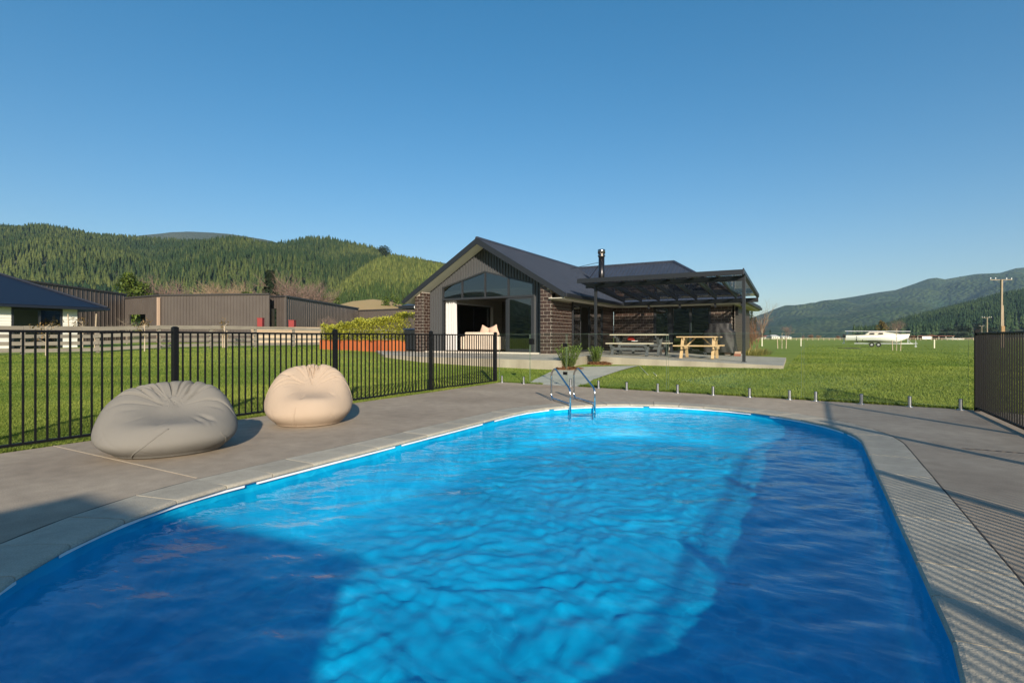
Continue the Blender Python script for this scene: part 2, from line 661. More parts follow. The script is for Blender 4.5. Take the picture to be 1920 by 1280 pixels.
# white bead track in lengths with gaps
for i0 in range(0, N, 17):
    mb = MB()
    ln = 16 if (i0 // 17) % 3 else 14
    for i in range(i0, min(i0 + ln, N)):
        (p, nn), (p2, n2) = pts[i], pts[(i + 1) % N]
        a0, a1 = (-.026, -.004)
        mb.add([(p[0] + nn[0] * a0, p[1] + nn[1] * a0, -.004 - .026), (p2[0] + n2[0] * a0, p2[1] + n2[1] * a0, -.03),
                (p2[0] + n2[0] * a0, p2[1] + n2[1] * a0, -.052), (p[0] + nn[0] * a0, p[1] + nn[1] * a0, -.052),
                (p[0] + nn[0] * a1, p[1] + nn[1] * a1, -.03), (p2[0] + n2[0] * a1, p2[1] + n2[1] * a1, -.03)],
               [(0, 1, 2, 3), (4, 5, 1, 0)])
    part('bead_track', mb, M_white, pool, True)
# coping pavers: bull-nosed concrete pavers, one by one
cp, st = stadium_even(0, .40)
nC = len(cp)
shared = {}
for i in range(nC):
    (p, nn), (p2, n2) = cp[i], cp[(i + 1) % nC]
    curved = abs(nn[0] - n2[0]) + abs(nn[1] - n2[1]) > 1e-6
    mid = Vector(((p[0] + p2[0]) / 2, (p[1] + p2[1]) / 2, 0))
    t = (Vector((*p2, 0)) - Vector((*p, 0))).normalized()
    ang = math.atan2(t.y, t.x)
    nr = Vector((t.y, -t.x, 0))
    key = round(math.hypot(p2[0] - p[0], p2[1] - p[1]), 3), curved and round(nn[0] * n2[0] + nn[1] * n2[1], 3)
    if key not in shared:
        mb = MB()
        half = math.hypot(p2[0] - p[0], p2[1] - p[1]) / 2 - .004
        flare = half * (1 + (COPW / PR if curved else 0))
        pr = [(-.035, -.03), (-.047, -.018), (-.045, -.004), (-.035, .003), (-.018, .006), (COPW - .012, .006), (COPW - .006, .002), (COPW - .006, -.03)]
        vs = []
        for sgn in (-1, 1):
            for o, z in pr:
                hw = half + (flare - half) * (o / COPW)
                # local frame: +x along, -y outward
                vs.append((sgn * hw, -o, z))
        k = len(pr)
        mb.add(vs, [(j, j + 1, k + j + 1, k + j) for j in range(k - 1)] + [tuple(range(k)), tuple(range(2 * k - 1, k - 1, -1)), (0, k - 1, 2 * k - 1, k)])
        shared[key] = mb.mesh('coping_paver')
    o = link('coping_paver', shared[key], M_paver, pool)
    o.location = mid - pool.location + Vector((0, 0, random.uniform(-.0015, .0015)))
    o.rotation_euler = (0, 0, ang)

# water: rippled sheet
def wave(x, y):
    z = np.zeros_like(x)
    r = np.random.default_rng(5)
    for lam0, lam1, n, amp, spread, dir0 in ((.8, 1.5, 6, .0016, 1.2, 2.2), (.34, .7, 14, .0013, 1.0, 2.3), (.15, .32, 24, .00064, 1.2, 2.15), (.09, .15, 18, .00024, 1.4, 2.1)):
        for _ in range(n):
            lam = r.uniform(lam0, lam1)
            th = dir0 + r.normal() * spread * .6
            k = 2 * math.pi / lam
            ph = r.uniform(0, 6.28)
            a = amp * lam / lam1
            w = 1 + .5 * np.sin(.9 * x + ph) * np.sin(.7 * y + 2 * ph)
            s_ = .5 * np.sin(1.7 * x + 1.1 * y + ph)
            z += a * w * np.sin(k * (x * math.cos(th) + y * math.sin(th)) + ph + s_)
    return z
stp = .022
wx = np.arange(PCX - PR - stp, PCX + PR + stp * 1.5, stp)
wy = np.arange(PY0 - PR - stp, PY1 + PR + stp * 1.5, stp)
WX, WY = np.meshgrid(wx, wy)
cyc = np.clip(WY, PY0, PY1)
dx, dy = WX - PCX, WY - cyc
rr = np.sqrt(dx * dx + dy * dy)
lim = PR - .004
sc_ = np.where(rr > lim, lim / np.maximum(rr, 1e-6), 1.0)
inside = rr < lim + stp * 1.5
WX2, WY2 = PCX + dx * sc_, cyc + dy * sc_
WZ = WL + wave(WX2, WY2)
nwx, nwy = len(wx), len(wy)
Vw = np.stack([WX2, WY2, WZ], -1).reshape(-1, 3)
ii, jj = np.meshgrid(np.arange(nwx - 1), np.arange(nwy - 1))
qq = (jj * nwx + ii).ravel()
ins = inside.ravel()
ok = ins[qq] & ins[qq + 1] & ins[qq + nwx] & ins[qq + nwx + 1]
qq = qq[ok]
Fw = np.stack([qq, qq + 1, qq + nwx + 1, qq + nwx], 1)
used = np.unique(Fw)
remap = np.full(len(Vw), -1)
remap[used] = np.arange(len(used))
me = np_mesh('pool_water', Vw[used], remap[Fw])
smooth(me)
M_water = bpy.data.materials.new('pool_water')
M_water.use_nodes = True
nt = M_water.node_tree
nt.nodes.remove(nt.nodes['Principled BSDF'])
fr = nt.nodes.new('ShaderNodeFresnel')
two_sided_ior(nt, fr, 1.333)
tr = nt.nodes.new('ShaderNodeBsdfTransparent')
tr.inputs['Color'].default_value = (.62, .94, .99, 1)
gs = nt.nodes.new('ShaderNodeBsdfGlossy')
gs.inputs['Roughness'].default_value = .015
ms = nt.nodes.new('ShaderNodeMixShader')
tc = nt.nodes.new('ShaderNodeTexCoord')
mp = nt.nodes.new('ShaderNodeMapping')
mp.inputs['Rotation'].default_value = (0, 0, .55)
mp.inputs['Scale'].default_value = (1, 2.4, 1)
nz = nt.nodes.new('ShaderNodeTexNoise')
nz.inputs['Scale'].default_value = 9
nz.inputs['Detail'].default_value = 3
bp = nt.nodes.new('ShaderNodeBump')
bp.inputs['Strength'].default_value = .22
bp.inputs['Distance'].default_value = .02
nt.links.new(tc.outputs['Object'], mp.inputs['Vector'])
nt.links.new(mp.outputs['Vector'], nz.inputs['Vector'])
nt.links.new(nz.outputs['Fac'], bp.inputs['Height'])
nt.links.new(bp.outputs['Normal'], fr.inputs['Normal'])
nt.links.new(bp.outputs['Normal'], gs.inputs['Normal'])
nt.links.new(fr.outputs[0], ms.inputs[0])
nt.links.new(tr.outputs[0], ms.inputs[1])
nt.links.new(gs.outputs[0], ms.inputs[2])
nt.links.new(ms.outputs[0], nt.nodes['Material Output'].inputs['Surface'])
wo = link('pool_water', me, M_water)
tag(wo, 'rippled clear water filling the oval swimming pool', 'water', kind='structure')
# ================================================================ POOL FENCES
def bar_fence(name, label, x, y0, y1, posts, zbase, tall=()):
    t = thing(name, label, 'fence', (x, y0, zbase))
    top, bot = zbase + 1.185, zbase + .05
    for yp in posts:
        p = part('post', MB().box(x - .0325, x + .0325, yp - .0325, yp + .0325, zbase - .15, zbase + 1.235), M_black, t, True, .004)
        part('post_cap', MB().lathe([(.046, 1.235), (.046, 1.247), (.02, 1.262)], 4, (0, 0, 0)), M_black, p)
        cap = p.children[0]
        cap.location = Vector((x, yp, zbase))
        cap.rotation_euler = (0, 0, math.pi / 4)
    ps = sorted(posts)
    pk = MB().box(-.0085, .0085, -.0085, .0085, bot - zbase, top - zbase).mesh('picket')
    for a, b in zip(ps[:-1], ps[1:]):
        part('top_rail', MB().box(x - .019, x + .019, a + .034, b - .034, top - .012, top + .014), M_black, t, True, .003)
        part('bottom_rail', MB().box(x - .019, x + .019, a + .034, b - .034, bot - .014, bot + .014), M_black, t, True, .003)
        n = max(1, round((b - a) / .0965))
        for k in range(1, n):
            o = link('picket', pk, M_black, t)
            o.location = (0, a + (b - a) * k / n - y0, 0)
    return t
FXL = -6.95
bar_fence('pool_fence', 'long black metal picket fence behind the two bean bags, left of the pool', FXL, 1.2, 11.41, [1.17, 3.72, 6.28, 8.83, 11.41], 0.0)
FXR = 2.16
bar_fence('pool_fence', 'black metal picket fence at the right edge of the terrace, seen nearly end on', FXR, -4.3, 10.58, [10.58, 8.15, 5.72, 3.29, .86, -1.57, -4.0], 0.0)
gravel = MB()
gravel.prism([(2.10, 10.70), (2.10, -5), (2.75, -5), (2.75, 10.4), (2.45, 10.9)], -.06, -.012)
tag(link('gravel_strip', gravel.mesh('gravel_strip'), M_dirt), 'strip of pale dirt and gravel along the right fence', 'gravel', kind='structure')

M_gedge = pmat('green_glass_edge', (.11, .16, .12), rough=.3)
# frameless glass fence on steel spigots
def gline(x):
    f = (x - GL0.x) / (GL1.x - GL0.x)
    return Vector((x, GL0.y + (GL1.y - GL0.y) * f, 0))
gdir = (GL1 - GL0).normalized()
gang = math.atan2(gdir.y, gdir.x)
def glass_panel(name, label, x0, x1, spig, cat='fence', group=None):
    a, b = gline(x0), gline(x1)
    t = thing(name, label, cat, a, gang, group)
    L = (b - a).length
    part('pane', MB().box(0, L, -.006, .006, .06, 1.2), M_fglass, t)
    part('polished_edge', MB().box(0, L, -.0062, .0062, 1.2002, 1.2045).box(-.003, -.0002, -.0062, .0062, .06, 1.2).box(L + .0002, L + .003, -.0062, .0062, .06, 1.2), M_gedge, t)
    for xs in spig:
        u = (gline(xs) - a).length
        s = part('spigot', MB().lathe([(.052, .0), (.052, .010), (.026, .014), (.026, .165), (.022, .172)], 20, (u, 0, .0)), M_zinc, t)
        part('clamp_slot', MB().box(u - .027, u + .027, -.0075, .0075, .05, .176), M_black, s)
    return t
glass_panel('glass_fence', 'short glass fence panel beside the end post of the left picket fence', -6.88, -5.98, (-6.80, -6.15))
gate = glass_panel('glass_gate', 'frameless glass gate across the concrete path', -5.95, -4.98, (), 'gate')
a = gline(-5.95)
L = (gline(-4.98) - a).length
for z in (.30, .95):
    part('hinge', MB().box(L - .07, L + .03, -.02, .02, z - .035, z + .035), M_black, gate, bevel=.004)
lt = part('latch', MB().box(-.03, .09, -.03, .03, .96, 1.10), M_black, gate, bevel=.005)
glass_panel('glass_fence', 'glass fence panel right of the path, in front of the long grey picnic table', -4.95, -2.64, (-4.86, -4.16, -3.5, -2.82))
glass_panel('glass_fence', 'middle glass fence panel in front of the barbecue and wooden picnic table', -2.60, -.20, (-2.41, -1.72, -1.06, -.39))
glass_panel('glass_fence', 'rightmost glass fence panel next to the right picket fence', -.16, 2.06, (.02, .69, 1.34, 1.97))

# ================================================================ POOL LADDER
def arc_path(pts, r, n=5):
    pts = [Vector(p) for p in pts]
    out = [pts[0]]
    for i in range(1, len(pts) - 1):
        a, b, c = pts[i - 1], pts[i], pts[i + 1]
        u, v = (a - b), (c - b)
        rr = min(r, u.length * .45, v.length * .45)
        p0, p1 = b + u.normalized() * rr, b + v.normalized() * rr
        for k in range(n + 1):
            t = k / n
            out.append(p0 * (1 - t) ** 2 + b * (2 * t * (1 - t)) + p1 * t * t)
    out.append(pts[-1])
    return out
LW = Vector((-3.52, 8.10, 0))
LO = Vector((-.70, .71, 0)).normalized()
LS = Vector((.31, .30, 0))
lad = thing('pool_ladder', 'stainless steel ladder with two handrails at the far end of the pool', 'ladder', LW)
for k in (0, 1):
    b0 = LS * k
    inn = b0 - LO * .07
    rail = arc_path([inn + Vector((0, 0, -.20)), inn + Vector((0, 0, .27)), b0 + LO * .66 + Vector((0, 0, .58)), b0 + LO * .86 + Vector((0, 0, .50)), b0 + LO * .86 + Vector((0, 0, .035)), b0 - LO * .05 + Vector((0, 0, .035))], .09)
    rl = part('handrail', MB().tube(rail, .0165, 12), M_steel, lad, sm=True)
    part('deck_flange', MB().lathe([(.045, .0), (.045, .012), (.024, .02)], 18, tuple(b0 + LO * .80 + Vector((0, 0, .002)))), M_steel, rl)
for z in (-.13,):
    part('tread', MB().bar(-LO * .07 + Vector((0, 0, z)), LS - LO * .07 + Vector((0, 0, z)), .05, .018), M_steel, lad, bevel=.006)

# ================================================================ BEAN BAGS
def beanbag(name, label, loc, rz, a, b, Hh, mat, hol, seams, seed):
    """slumped bag: flattened ellipsoid pressed in by a sitter; local -y is the seat side"""
    t = thing(name, label, 'bean bag', loc, rz, 'bean bags by the pool fence')
    r = np.random.default_rng(seed)
    nu, nv = 300, 170
    U, Vv = np.meshgrid(np.linspace(0, 2 * math.pi, nu, endpoint=False), np.linspace(0, 1, nv))
    ph = (Vv - .5) * math.pi
    ch = np.abs(np.cos(ph)) ** .80
    sh = np.sign(np.sin(ph)) * np.abs(np.sin(ph)) ** .92
    x, y = a * ch * np.cos(U), b * ch * np.sin(U)
    z = Hh * (.44 + .56 * sh)
    # settles: belly pushed out low down, base flat
    zz = z / Hh
    bel = 1 + .07 * np.exp(-((zz - .28) / .22) ** 2) - .06 * np.clip(zz - .5, 0, 1)
    x, y = x * bel, y * bel
    z = np.where(z < .05, .05 * np.exp(np.minimum((z - .05) / .05, 0) * 3.0) , z)
    z = np.maximum(z - .004, 0)
    # seat side lower, back rises; one shoulder higher
    z = z * (1 - .40 * sst((-y / b + .45) / 1.25)) * (1 + .05 * x / a)
    # hollow
    hx, hy, sx, sy, dz, dy = hol
    X1, Y1 = (x - hx) / sx, (y - hy) / sy
    rad = np.sqrt(X1 ** 2 + Y1 ** 2)
    ang = np.arctan2(Y1, X1)
    upper = sst((z / Hh - .30) / .22)
    g = np.exp(-rad ** 2.4) * upper
    # crease pattern: narrow gathers fanning from the hollow over the back rim
    cre = np.zeros_like(z)
    for k in range(17):
        a0 = r.uniform(.15, math.pi - .15)
        wd = r.uniform(.02, .05)
        ln = r.uniform(.7, 1.5)
        st = r.uniform(.35, .75)
        bend = r.uniform(-.25, .25)
        dd = np.angle(np.exp(1j * (ang - a0 - bend * rad)))
        cre += r.uniform(.5, 1.2) * np.exp(-(dd / wd) ** 2) * np.exp(-((rad - st - ln * .4) / (ln * .5)) ** 2)
    z = z - dz * g - .030 * cre * upper
    y = y + dy * g + .010 * cre * upper
    # lip of the hollow: soft puckers
    for k in range(14):
        a0 = r.uniform(-math.pi, math.pi)
        dd = np.angle(np.exp(1j * (ang - a0)))
        z = z - .007 * np.exp(-(dd / .06) ** 2) * np.exp(-((rad - 1.05) / .22) ** 2) * upper
    # broad dents and fine tension folds
    s = np.ones_like(z)
    for k in range(9):
        s += .007 * np.sin(r.integers(1, 5) * U + r.uniform(2, 8) * Vv + r.uniform(0, 6.28))
    for k in range(64):
        u0, v0 = r.uniform(0, 6.28), r.choice([r.uniform(.10, .24), r.uniform(.24, .8)])
        sl = r.uniform(-3, 3)
        du = np.angle(np.exp(1j * (U - u0 - sl * (Vv - v0))))
        s -= r.uniform(.003, .009) * np.exp(-(du / r.uniform(.02, .045)) ** 2) * np.exp(-((Vv - v0) / r.uniform(.04, .11)) ** 2)
    keepz = z.copy()
    x, y, z = x * s, y * s, z * (1 + (s - 1) * .4)
    z = np.where(keepz < .012, keepz, z)
    P = np.stack([x, y, z], -1).reshape(-1, 3)
    ii, jj = np.meshgrid(np.arange(nu), np.arange(nv - 1))
    q0, q1 = jj * nu + ii, jj * nu + (ii + 1) % nu
    me = np_mesh('cover', P, np.stack([q0, q1, q1 + nu, q0 + nu], -1).reshape(-1, 4))
    bm = bmesh.new()
    bm.from_mesh(me)
    bmesh.ops.remove_doubles(bm, verts=bm.verts, dist=.0006)
    bm.to_mesh(me)
    bm.free()
    smooth(me)
    cover = link('cover', me, mat, t)
    for (j0, j1, i0, sl, cv) in seams:
        pts = []
        for k in range(40):
            f = k / 39
            j = (j0 + (j1 - j0) * f) * (nv - 1)
            i = ((i0 + sl * f + cv * math.sin(math.pi * f)) * nu) % nu
            j_, i_ = int(j), int(i)
            p = Vector((x[j_, i_], y[j_, i_], z[j_, i_]))
            pts.append(p)
        for _ in range(2):
            pts = [pts[0]] + [(pts[k - 1] + pts[k] * 2 + pts[k + 1]) / 4 for k in range(1, len(pts) - 1)] + [pts[-1]]
        part('seam', MB().tube(pts, .006, 6), mat, cover, sm=True)
    return t
M_bgrey = pmat('grey_canvas', (.190, .181, .162), (.200, .191, .171), 3, .95, .3, 600, spec=.12)
M_btan = pmat('tan_canvas', (.405, .318, .240), (.420, .332, .252), 3, .95, .3, 600, spec=.12)
beanbag('bean_bag', 'large grey canvas bean bag lying by the pool fence, the nearer one', (-5.58, 2.93, .002), math.radians(58), .575, .50, .735, M_bgrey, (.05, -.10, .35, .27, .15, .06), [(.08, .62, .60, .16, .0), (.06, .5, .93, -.05, .02), (.10, .17, .62, .36, .0), (.3, .88, .40, .03, .02)], 3)
beanbag('bean_bag', 'beige canvas bean bag standing behind the grey one near the fence', (-5.76, 4.78, .002), math.radians(50), .50, .46, .83, M_btan, (.03, -.09, .29, .245, .155, .07), [(.06, .56, .68, .02, .0), (.05, .9, .52, -.03, .0), (.10, .12, .60, .38, .0), (.06, .85, .97, .02, .01)], 8)
# ================================================================ PATIO AND PATH
def zp1(x, y): return min(.556, .545 - .045 * (16.7 - y))
def zp2(x, y): return .345 + .029 * (-.75 - x)
mb = MB().prism([(-16.6, 17.25), (-14.2, 15.2), (-12.0, 14.62), (-6.5, 14.42), (-6.5, 16.60), (-7.9, 17.35), (-14.4, 17.35)], -.2, zp1)
pat = link('patio_slab', mb.mesh('patio_slab'), None)
for m in (M_patio, M_pface): pat.data.materials.append(m)
tag(pat, 'raised concrete slab in front of the gable end', 'patio', kind='structure')
mb = MB().prism([(-6.498, 16.62), (-.75, 16.55), (-.95, 23.2), (-2.86, 23.42), (-8.0, 23.42), (-8.0, 16.9)], -.2, zp2)
pat2 = link('patio_slab', mb.mesh('patio_slab'), None)
for m in (M_patio, M_pface): pat2.data.materials.append(m)
tag(pat2, 'concrete slab under the glass-roofed pergola', 'patio', kind='structure')
for o in (pat, pat2):
    for p in o.data.polygons:
        p.material_index = 0 if p.normal.z > .7 else 1
# path up from the glass gate
pl = [(985, 721), (1003, 711), (1030, 698), (1062, 689)]
pr = [(1083, 727), (1113, 711), (1155, 697), (1200, 685.5)]
vs = [gpx(*p, .018) for p in pl] + [gpx(*p, .018) for p in pr]
n = len(pl)
PATH = [(v.x, v.y) for v in vs[:n]] + [(v.x, v.y) for v in reversed(vs[n:])]
Vp, Fp = [], []
NS = 18
for i in range(NS + 1):
    f = i / NS * (n - 1)
    k = min(int(f), n - 2)
    a = vs[k].lerp(vs[k + 1], f - k)
    b = vs[n + k].lerp(vs[n + k + 1], f - k)
    for j in range(7):
        c = a.lerp(b, j / 6)
        Vp.append((c.x, c.y, float(zg(c.x, c.y)) + .022))
for i in range(NS):
    for j in range(6):
        Fp.append((i * 7 + j, i * 7 + j + 1, i * 7 + j + 8, i * 7 + j + 7))
mb = MB()
mb.add(Vp, Fp)
tag(link('garden_path', mb.mesh('garden_path'), M_path), 'concrete path leading from the glass gate up to the patio', 'path', kind='structure')

# ================================================================ HOUSE
M_brick = pmat('dark_brown_brick', (.034, .022, .018), (.060, .034, .026), 9, .38, .25, 60, rand=.22, spec=.55)
M_mortar = pmat('pale_mortar', (.36, .32, .275), (.29, .26, .225), 20, .95, .2, 80)
M_roof = pmat('slate_blue_steel_roof', (.036, .043, .060), (.044, .051, .070), 2, .36, spec=.5)
M_trim = pmat('charcoal_trim', (.016, .018, .022), rough=.40)
M_soff = pmat('cream_soffit', (.64, .62, .53), rough=.7)
M_clad = pmat('charcoal_cladding', (.070, .073, .078), rough=.36)
M_frame = pmat('dark_aluminium', (.038, .041, .047), rough=.35, metal=.3)
M_hglass = glassmat('window_glass', (.36, .39, .39), 1.5, boost=3.6)
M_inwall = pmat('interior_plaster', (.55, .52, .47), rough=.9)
M_infloor = pmat('interior_floor', (.16, .12, .09), (.12, .09, .07), 3, .5)
M_dark = pmat('dark_interior', (.02, .02, .022), rough=.8)
M_curt = pmat('white_curtain', (.58, .57, .57), rough=.95)
FZ = .56
GXc, RZ, EZ, HALF = -10.91, 4.81, 2.66, 3.53
PIT = (RZ - EZ) / HALF
YR, YF, YW = 16.58, 16.75, 17.30         # rake edge, brick piers, glazed wall
XL, XR = -13.99, -7.95
YE, YB, YRG = 22.87, 23.40, 26.40        # main wing: eave, wall, ridge
XE, XH = -2.42, -5.95
house = thing('house', 'dark brick house with a steep charcoal steel gable roof', 'house', (GXc, 20.0, FZ))
def hz(x): return RZ - PIT * abs(x - GXc)
# --- floor slab and inner shell
part('floor_slab', MB().prism([(XL + .1, YW - .02), (XR - .1, YW - .02), (XR - .1, YB + .05), (-2.95, YB + .05), (-2.95, 29.3), (XL + .1, 29.3)], -.1, FZ + .012), M_infloor, house, True)
part('door_sill', MB().box(-13.62, -8.37, YF + .12, YW - .03, FZ - .2, FZ + .03), pmat('pale_sill', (.55, .5, .42), rough=.8), house, True)
part('ceiling', MB().slab([(XL + .2, YW + .06, 2.98), (XR - .12, YW + .06, 2.98), (XR - .12, 23.2, 2.98), (XL + .2, 23.2, 2.98)], .05), M_inwall, house, True)
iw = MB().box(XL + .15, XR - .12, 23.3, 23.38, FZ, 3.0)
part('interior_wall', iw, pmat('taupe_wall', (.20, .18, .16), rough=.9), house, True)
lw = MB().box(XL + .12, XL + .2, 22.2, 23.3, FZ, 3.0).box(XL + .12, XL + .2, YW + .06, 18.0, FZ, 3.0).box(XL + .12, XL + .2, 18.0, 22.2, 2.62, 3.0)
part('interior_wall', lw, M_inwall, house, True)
d = part('sliding_door', MB().box(XL + .13, XL + .19, 18.02, 18.10, FZ, 2.6).box(XL + .13, XL + .19, 19.35, 19.43, FZ, 2.6).box(XL + .13, XL + .19, 20.75, 20.83, FZ, 2.6).box(XL + .13, XL + .19, 22.1, 22.18, FZ, 2.6).box(XL + .13, XL + .19, 18.1, 22.1, 2.53, 2.6), M_frame, house, True)
part('pane', MB().box(XL + .155, XL + .165, 18.1, 22.1, FZ + .02, 2.53), M_hglass, d, True)
part('reveal', MB().box(XL + .2, XL + .34, 22.18, 22.26, FZ, 2.66).box(XL + .2, XL + .34, 17.95, 22.26, 2.60, 2.66), M_white, d, True)

# --- gable wall: vertical ribbed cladding round the glazing
gx0, gx1, tz, sz = -13.03, -8.88, 2.65, .60
def gtop(x): return 3.67 - abs(x + 11.0) * .265
def gwall(mb, x0, x1, z0f, z1f, y0, y1):
    mb.add([(x0, y0, z0f(x0)), (x1, y0, z0f(x1)), (x1, y0, z1f(x1)), (x0, y0, z1f(x0)), (x0, y1, z0f(x0)), (x1, y1, z0f(x1)), (x1, y1, z1f(x1)), (x0, y1, z1f(x0))],
           [(0, 1, 2, 3), (7, 6, 5, 4), (0, 4, 5, 1), (1, 5, 6, 2), (2, 6, 7, 3), (3, 7, 4, 0)])
ur = lambda x: hz(x) - .19
fl = lambda x: FZ - .02
mb = MB()
gwall(mb, -13.64, gx0, fl, ur, YW, YW + .08)
gwall(mb, gx1, -8.35, fl, ur, YW, YW + .08)
gwall(mb, gx0, -11.0, gtop, ur, YW, YW + .08)
gwall(mb, -11.0, GXc, gtop, ur, YW, YW + .08)
gwall(mb, GXc, gx1, gtop, ur, YW, YW + .08)
wall_g = part('gable_wall', mb, M_clad, house, True)
mb = MB()
x = -13.60
while x < -8.36:
    lo = fl if (x < gx0 - .02 or x > gx1 + .02) else gtop
    gwall(mb, x - .016, x + .016, lambda q, lo=lo, x=x: lo(x), lambda q, x=x: ur(x) - .01, YW - .055, YW + .002)
    x += .125
part('cladding_ribs', mb, M_clad, wall_g, True)
# gable window: frame, mullions, panes
gw = part('gable_window', MB().bar((gx0, YW + .01, tz), (gx1, YW + .01, tz), .10, .075), M_frame, house, True)
xm = [gx0, -12.065, -11.0, -9.965, gx1]
mb = MB()
mb.bar((gx0 + .03, YW + .01, tz), (gx0 + .03, YW + .01, gtop(gx0)), .06, .08, (0, 1, 0)).bar((gx1 - .03, YW + .01, tz), (gx1 - .03, YW + .01, gtop(gx1)), .06, .08, (0, 1, 0))
mb.bar((gx0, YW + .01, gtop(gx0) - .02), (-11.0, YW + .01, gtop(-11) - .02), .09, .06).bar((-11.0, YW + .01, gtop(-11) - .02), (gx1, YW + .01, gtop(gx1) - .02), .088, .06)
part('frame', mb, M_frame, gw, True)
for xx in xm[1:-1]:
    part('mullion', MB().bar((xx, YW + .01, tz + .04), (xx, YW + .01, gtop(xx) - .05), .055, .07, (0, 1, 0)), M_frame, gw, True)
for a, b in zip(xm[:-1], xm[1:]):
    mb = MB()
    gwall(mb, a + .03, b - .03, lambda q: tz + .03, lambda q: gtop(q) - .04, YW + .012, YW + .024)
    part('pane', mb, M_hglass, gw, True)
# lower: jambs, stacked open leaves and the closed leaf on the right
sd = part('sliding_door', MB().box(gx0, gx0 + .06, YW - .03, YW + .07, sz, tz - .04).box(gx1 - .06, gx1, YW - .03, YW + .07, sz, tz - .04), M_frame, house, True)
for k, (a, b, yy) in enumerate(((-9.97, -8.94, YW + .0), (-10.05, -9.02, YW + .05), (-10.13, -9.10, YW + .10))):
    lf = part('leaf', MB().box(a, a + .06, yy - .018, yy + .018, sz + .02, tz - .05).box(b - .06, b, yy - .018, yy + .018, sz + .02, tz - .05).box(a + .06, b - .06, yy - .018, yy + .018, tz - .11, tz - .05).box(a + .06, b - .06, yy - .018, yy + .018, sz + .02, sz + .10), M_frame, sd, True)
    if k != 1:
        part('pane', MB().box(a + .06, b - .06, yy - .004, yy + .004, sz + .10, tz - .11), M_hglass, sd, True)
# --- brick walls
BL, BC, BH, BD = .260, .124, .113, .07
brick_me = MB().box(-BL / 2, BL / 2, 0, BD, 0, BH).mesh('brick')
bm = bmesh.new(); bm.from_mesh(brick_me)
bmesh.ops.bevel(bm, geom=[e for e in bm.edges], offset=.004, segments=1, affect='EDGES')
bm.to_mesh(brick_me); bm.free()
brick_me.materials.append(M_brick)
NBR = [0]
stuff_b = MB()
def brick_wall(name, p0, u, nrm, length, z0, ztop, single=True, thick=.1, shift=0):
    """p0: foot of the outer face at its left end seen from outside; u along, nrm outward"""
    p0, u, nrm = Vector(p0), Vector(u), Vector(nrm)
    zt = ztop if callable(ztop) else (lambda s: ztop)
    w = MB()
    a, b = p0 - nrm * .008, p0 + u * length - nrm * .008
    a2, b2 = a - nrm * thick, b - nrm * thick
    w.add([(a.x, a.y, z0 - .1), (b.x, b.y, z0 - .1), (b.x, b.y, zt(length)), (a.x, a.y, zt(0)), (a2.x, a2.y, z0 - .1), (b2.x, b2.y, z0 - .1), (b2.x, b2.y, zt(length)), (a2.x, a2.y, zt(0))],
          [(0, 1, 2, 3), (7, 6, 5, 4), (0, 4, 5, 1), (1, 5, 6, 2), (2, 6, 7, 3), (3, 7, 4, 0)])
    wo_ = part(name, w, M_mortar, house, True)
    rz = math.atan2(u.y, u.x)
    r = 0
    while z0 + r * BC + BH * .7 < max(zt(0), zt(length)):
        z = z0 + r * BC + .004
        s = -BL * .5 - .005 if (r + shift) % 2 else 0.0
        while s < length - .02:
            s0, s1 = max(s, 0.0), min(s + BL, length)
            mid = (s0 + s1) / 2
            if s1 - s0 > .03 and z + BH * .6 < zt(mid):
                c = p0 + u * mid
                if single and NBR[0] < 300:
                    o = link('brick', brick_me, None, wo_)
                    o.location = Vector((c.x, c.y, z)) - house.location - Vector(wo_.location)
                    o.rotation_euler = (0, 0, rz)
                    o.scale = ((s1 - s0) / BL, 1, min(1, (zt(mid) - z) / BH))
                    NBR[0] += 1
                else:
                    j = -nrm * BD
                    q0, q1 = p0 + u * (s0 + .0), p0 + u * s1
                    zz = min(z + BH, zt(mid))
                    stuff_b.add([(q0.x, q0.y, z), (q1.x, q1.y, z), (q1.x, q1.y, zz), (q0.x, q0.y, zz), (q0.x + j.x, q0.y + j.y, z), (q1.x + j.x, q1.y + j.y, z), (q1.x + j.x, q1.y + j.y, zz), (q0.x + j.x, q0.y + j.y, zz)],
                                [(0, 1, 2, 3), (0, 4, 5, 1), (1, 5, 6, 2), (2, 6, 7, 3), (3, 7, 4, 0)])
            s += BL + .012
        r += 1
    return wo_
X_, Y_ = Vector((1, 0, 0)), Vector((0, 1, 0))
so_z = 2.47
brick_wall('brick_pier', (-8.36, YF, 0), X_, -Y_, .41, FZ, lambda s: hz(-8.36 + s) - .2)
brick_wall('brick_wall', (XR, YF + .012, 0), Y_, X_, 1.88, FZ, so_z + .02)
brick_wall('brick_pier', (-14.0, YF, 0), X_, -Y_, .37, FZ, lambda s: hz(-14.0 + s) - .2)
brick_wall('brick_pier', (-13.63, YF + .012, 0), Y_, X_, .55, FZ, hz(-13.63) - .2)
brick_wall('brick_wall', (-3.75, YB, 0), X_, -Y_, .92, .43, so_z)
brick_wall('brick_wall', (-7.94, YB, 0), X_, -Y_, 1.80, .48, so_z, False)
brick_wall('brick_wall', (XR, 22.02, 0), Y_, X_, 1.36, .5, so_z, False)
brick_wall('brick_wall', (-6.14, YB, 0), X_, -Y_, .70, .47, 1.0, False)
brick_wall('brick_wall', (-2.84, YB, 0), Y_, X_, 5.9, .40, so_z, False)
tag(part('brick_courses', stuff_b, M_brick, house, True), kind='stuff')
part('meter_box', MB().box(XR, XR + .06, 17.8, 17.96, .84, .93), M_trim, house, True, .006)
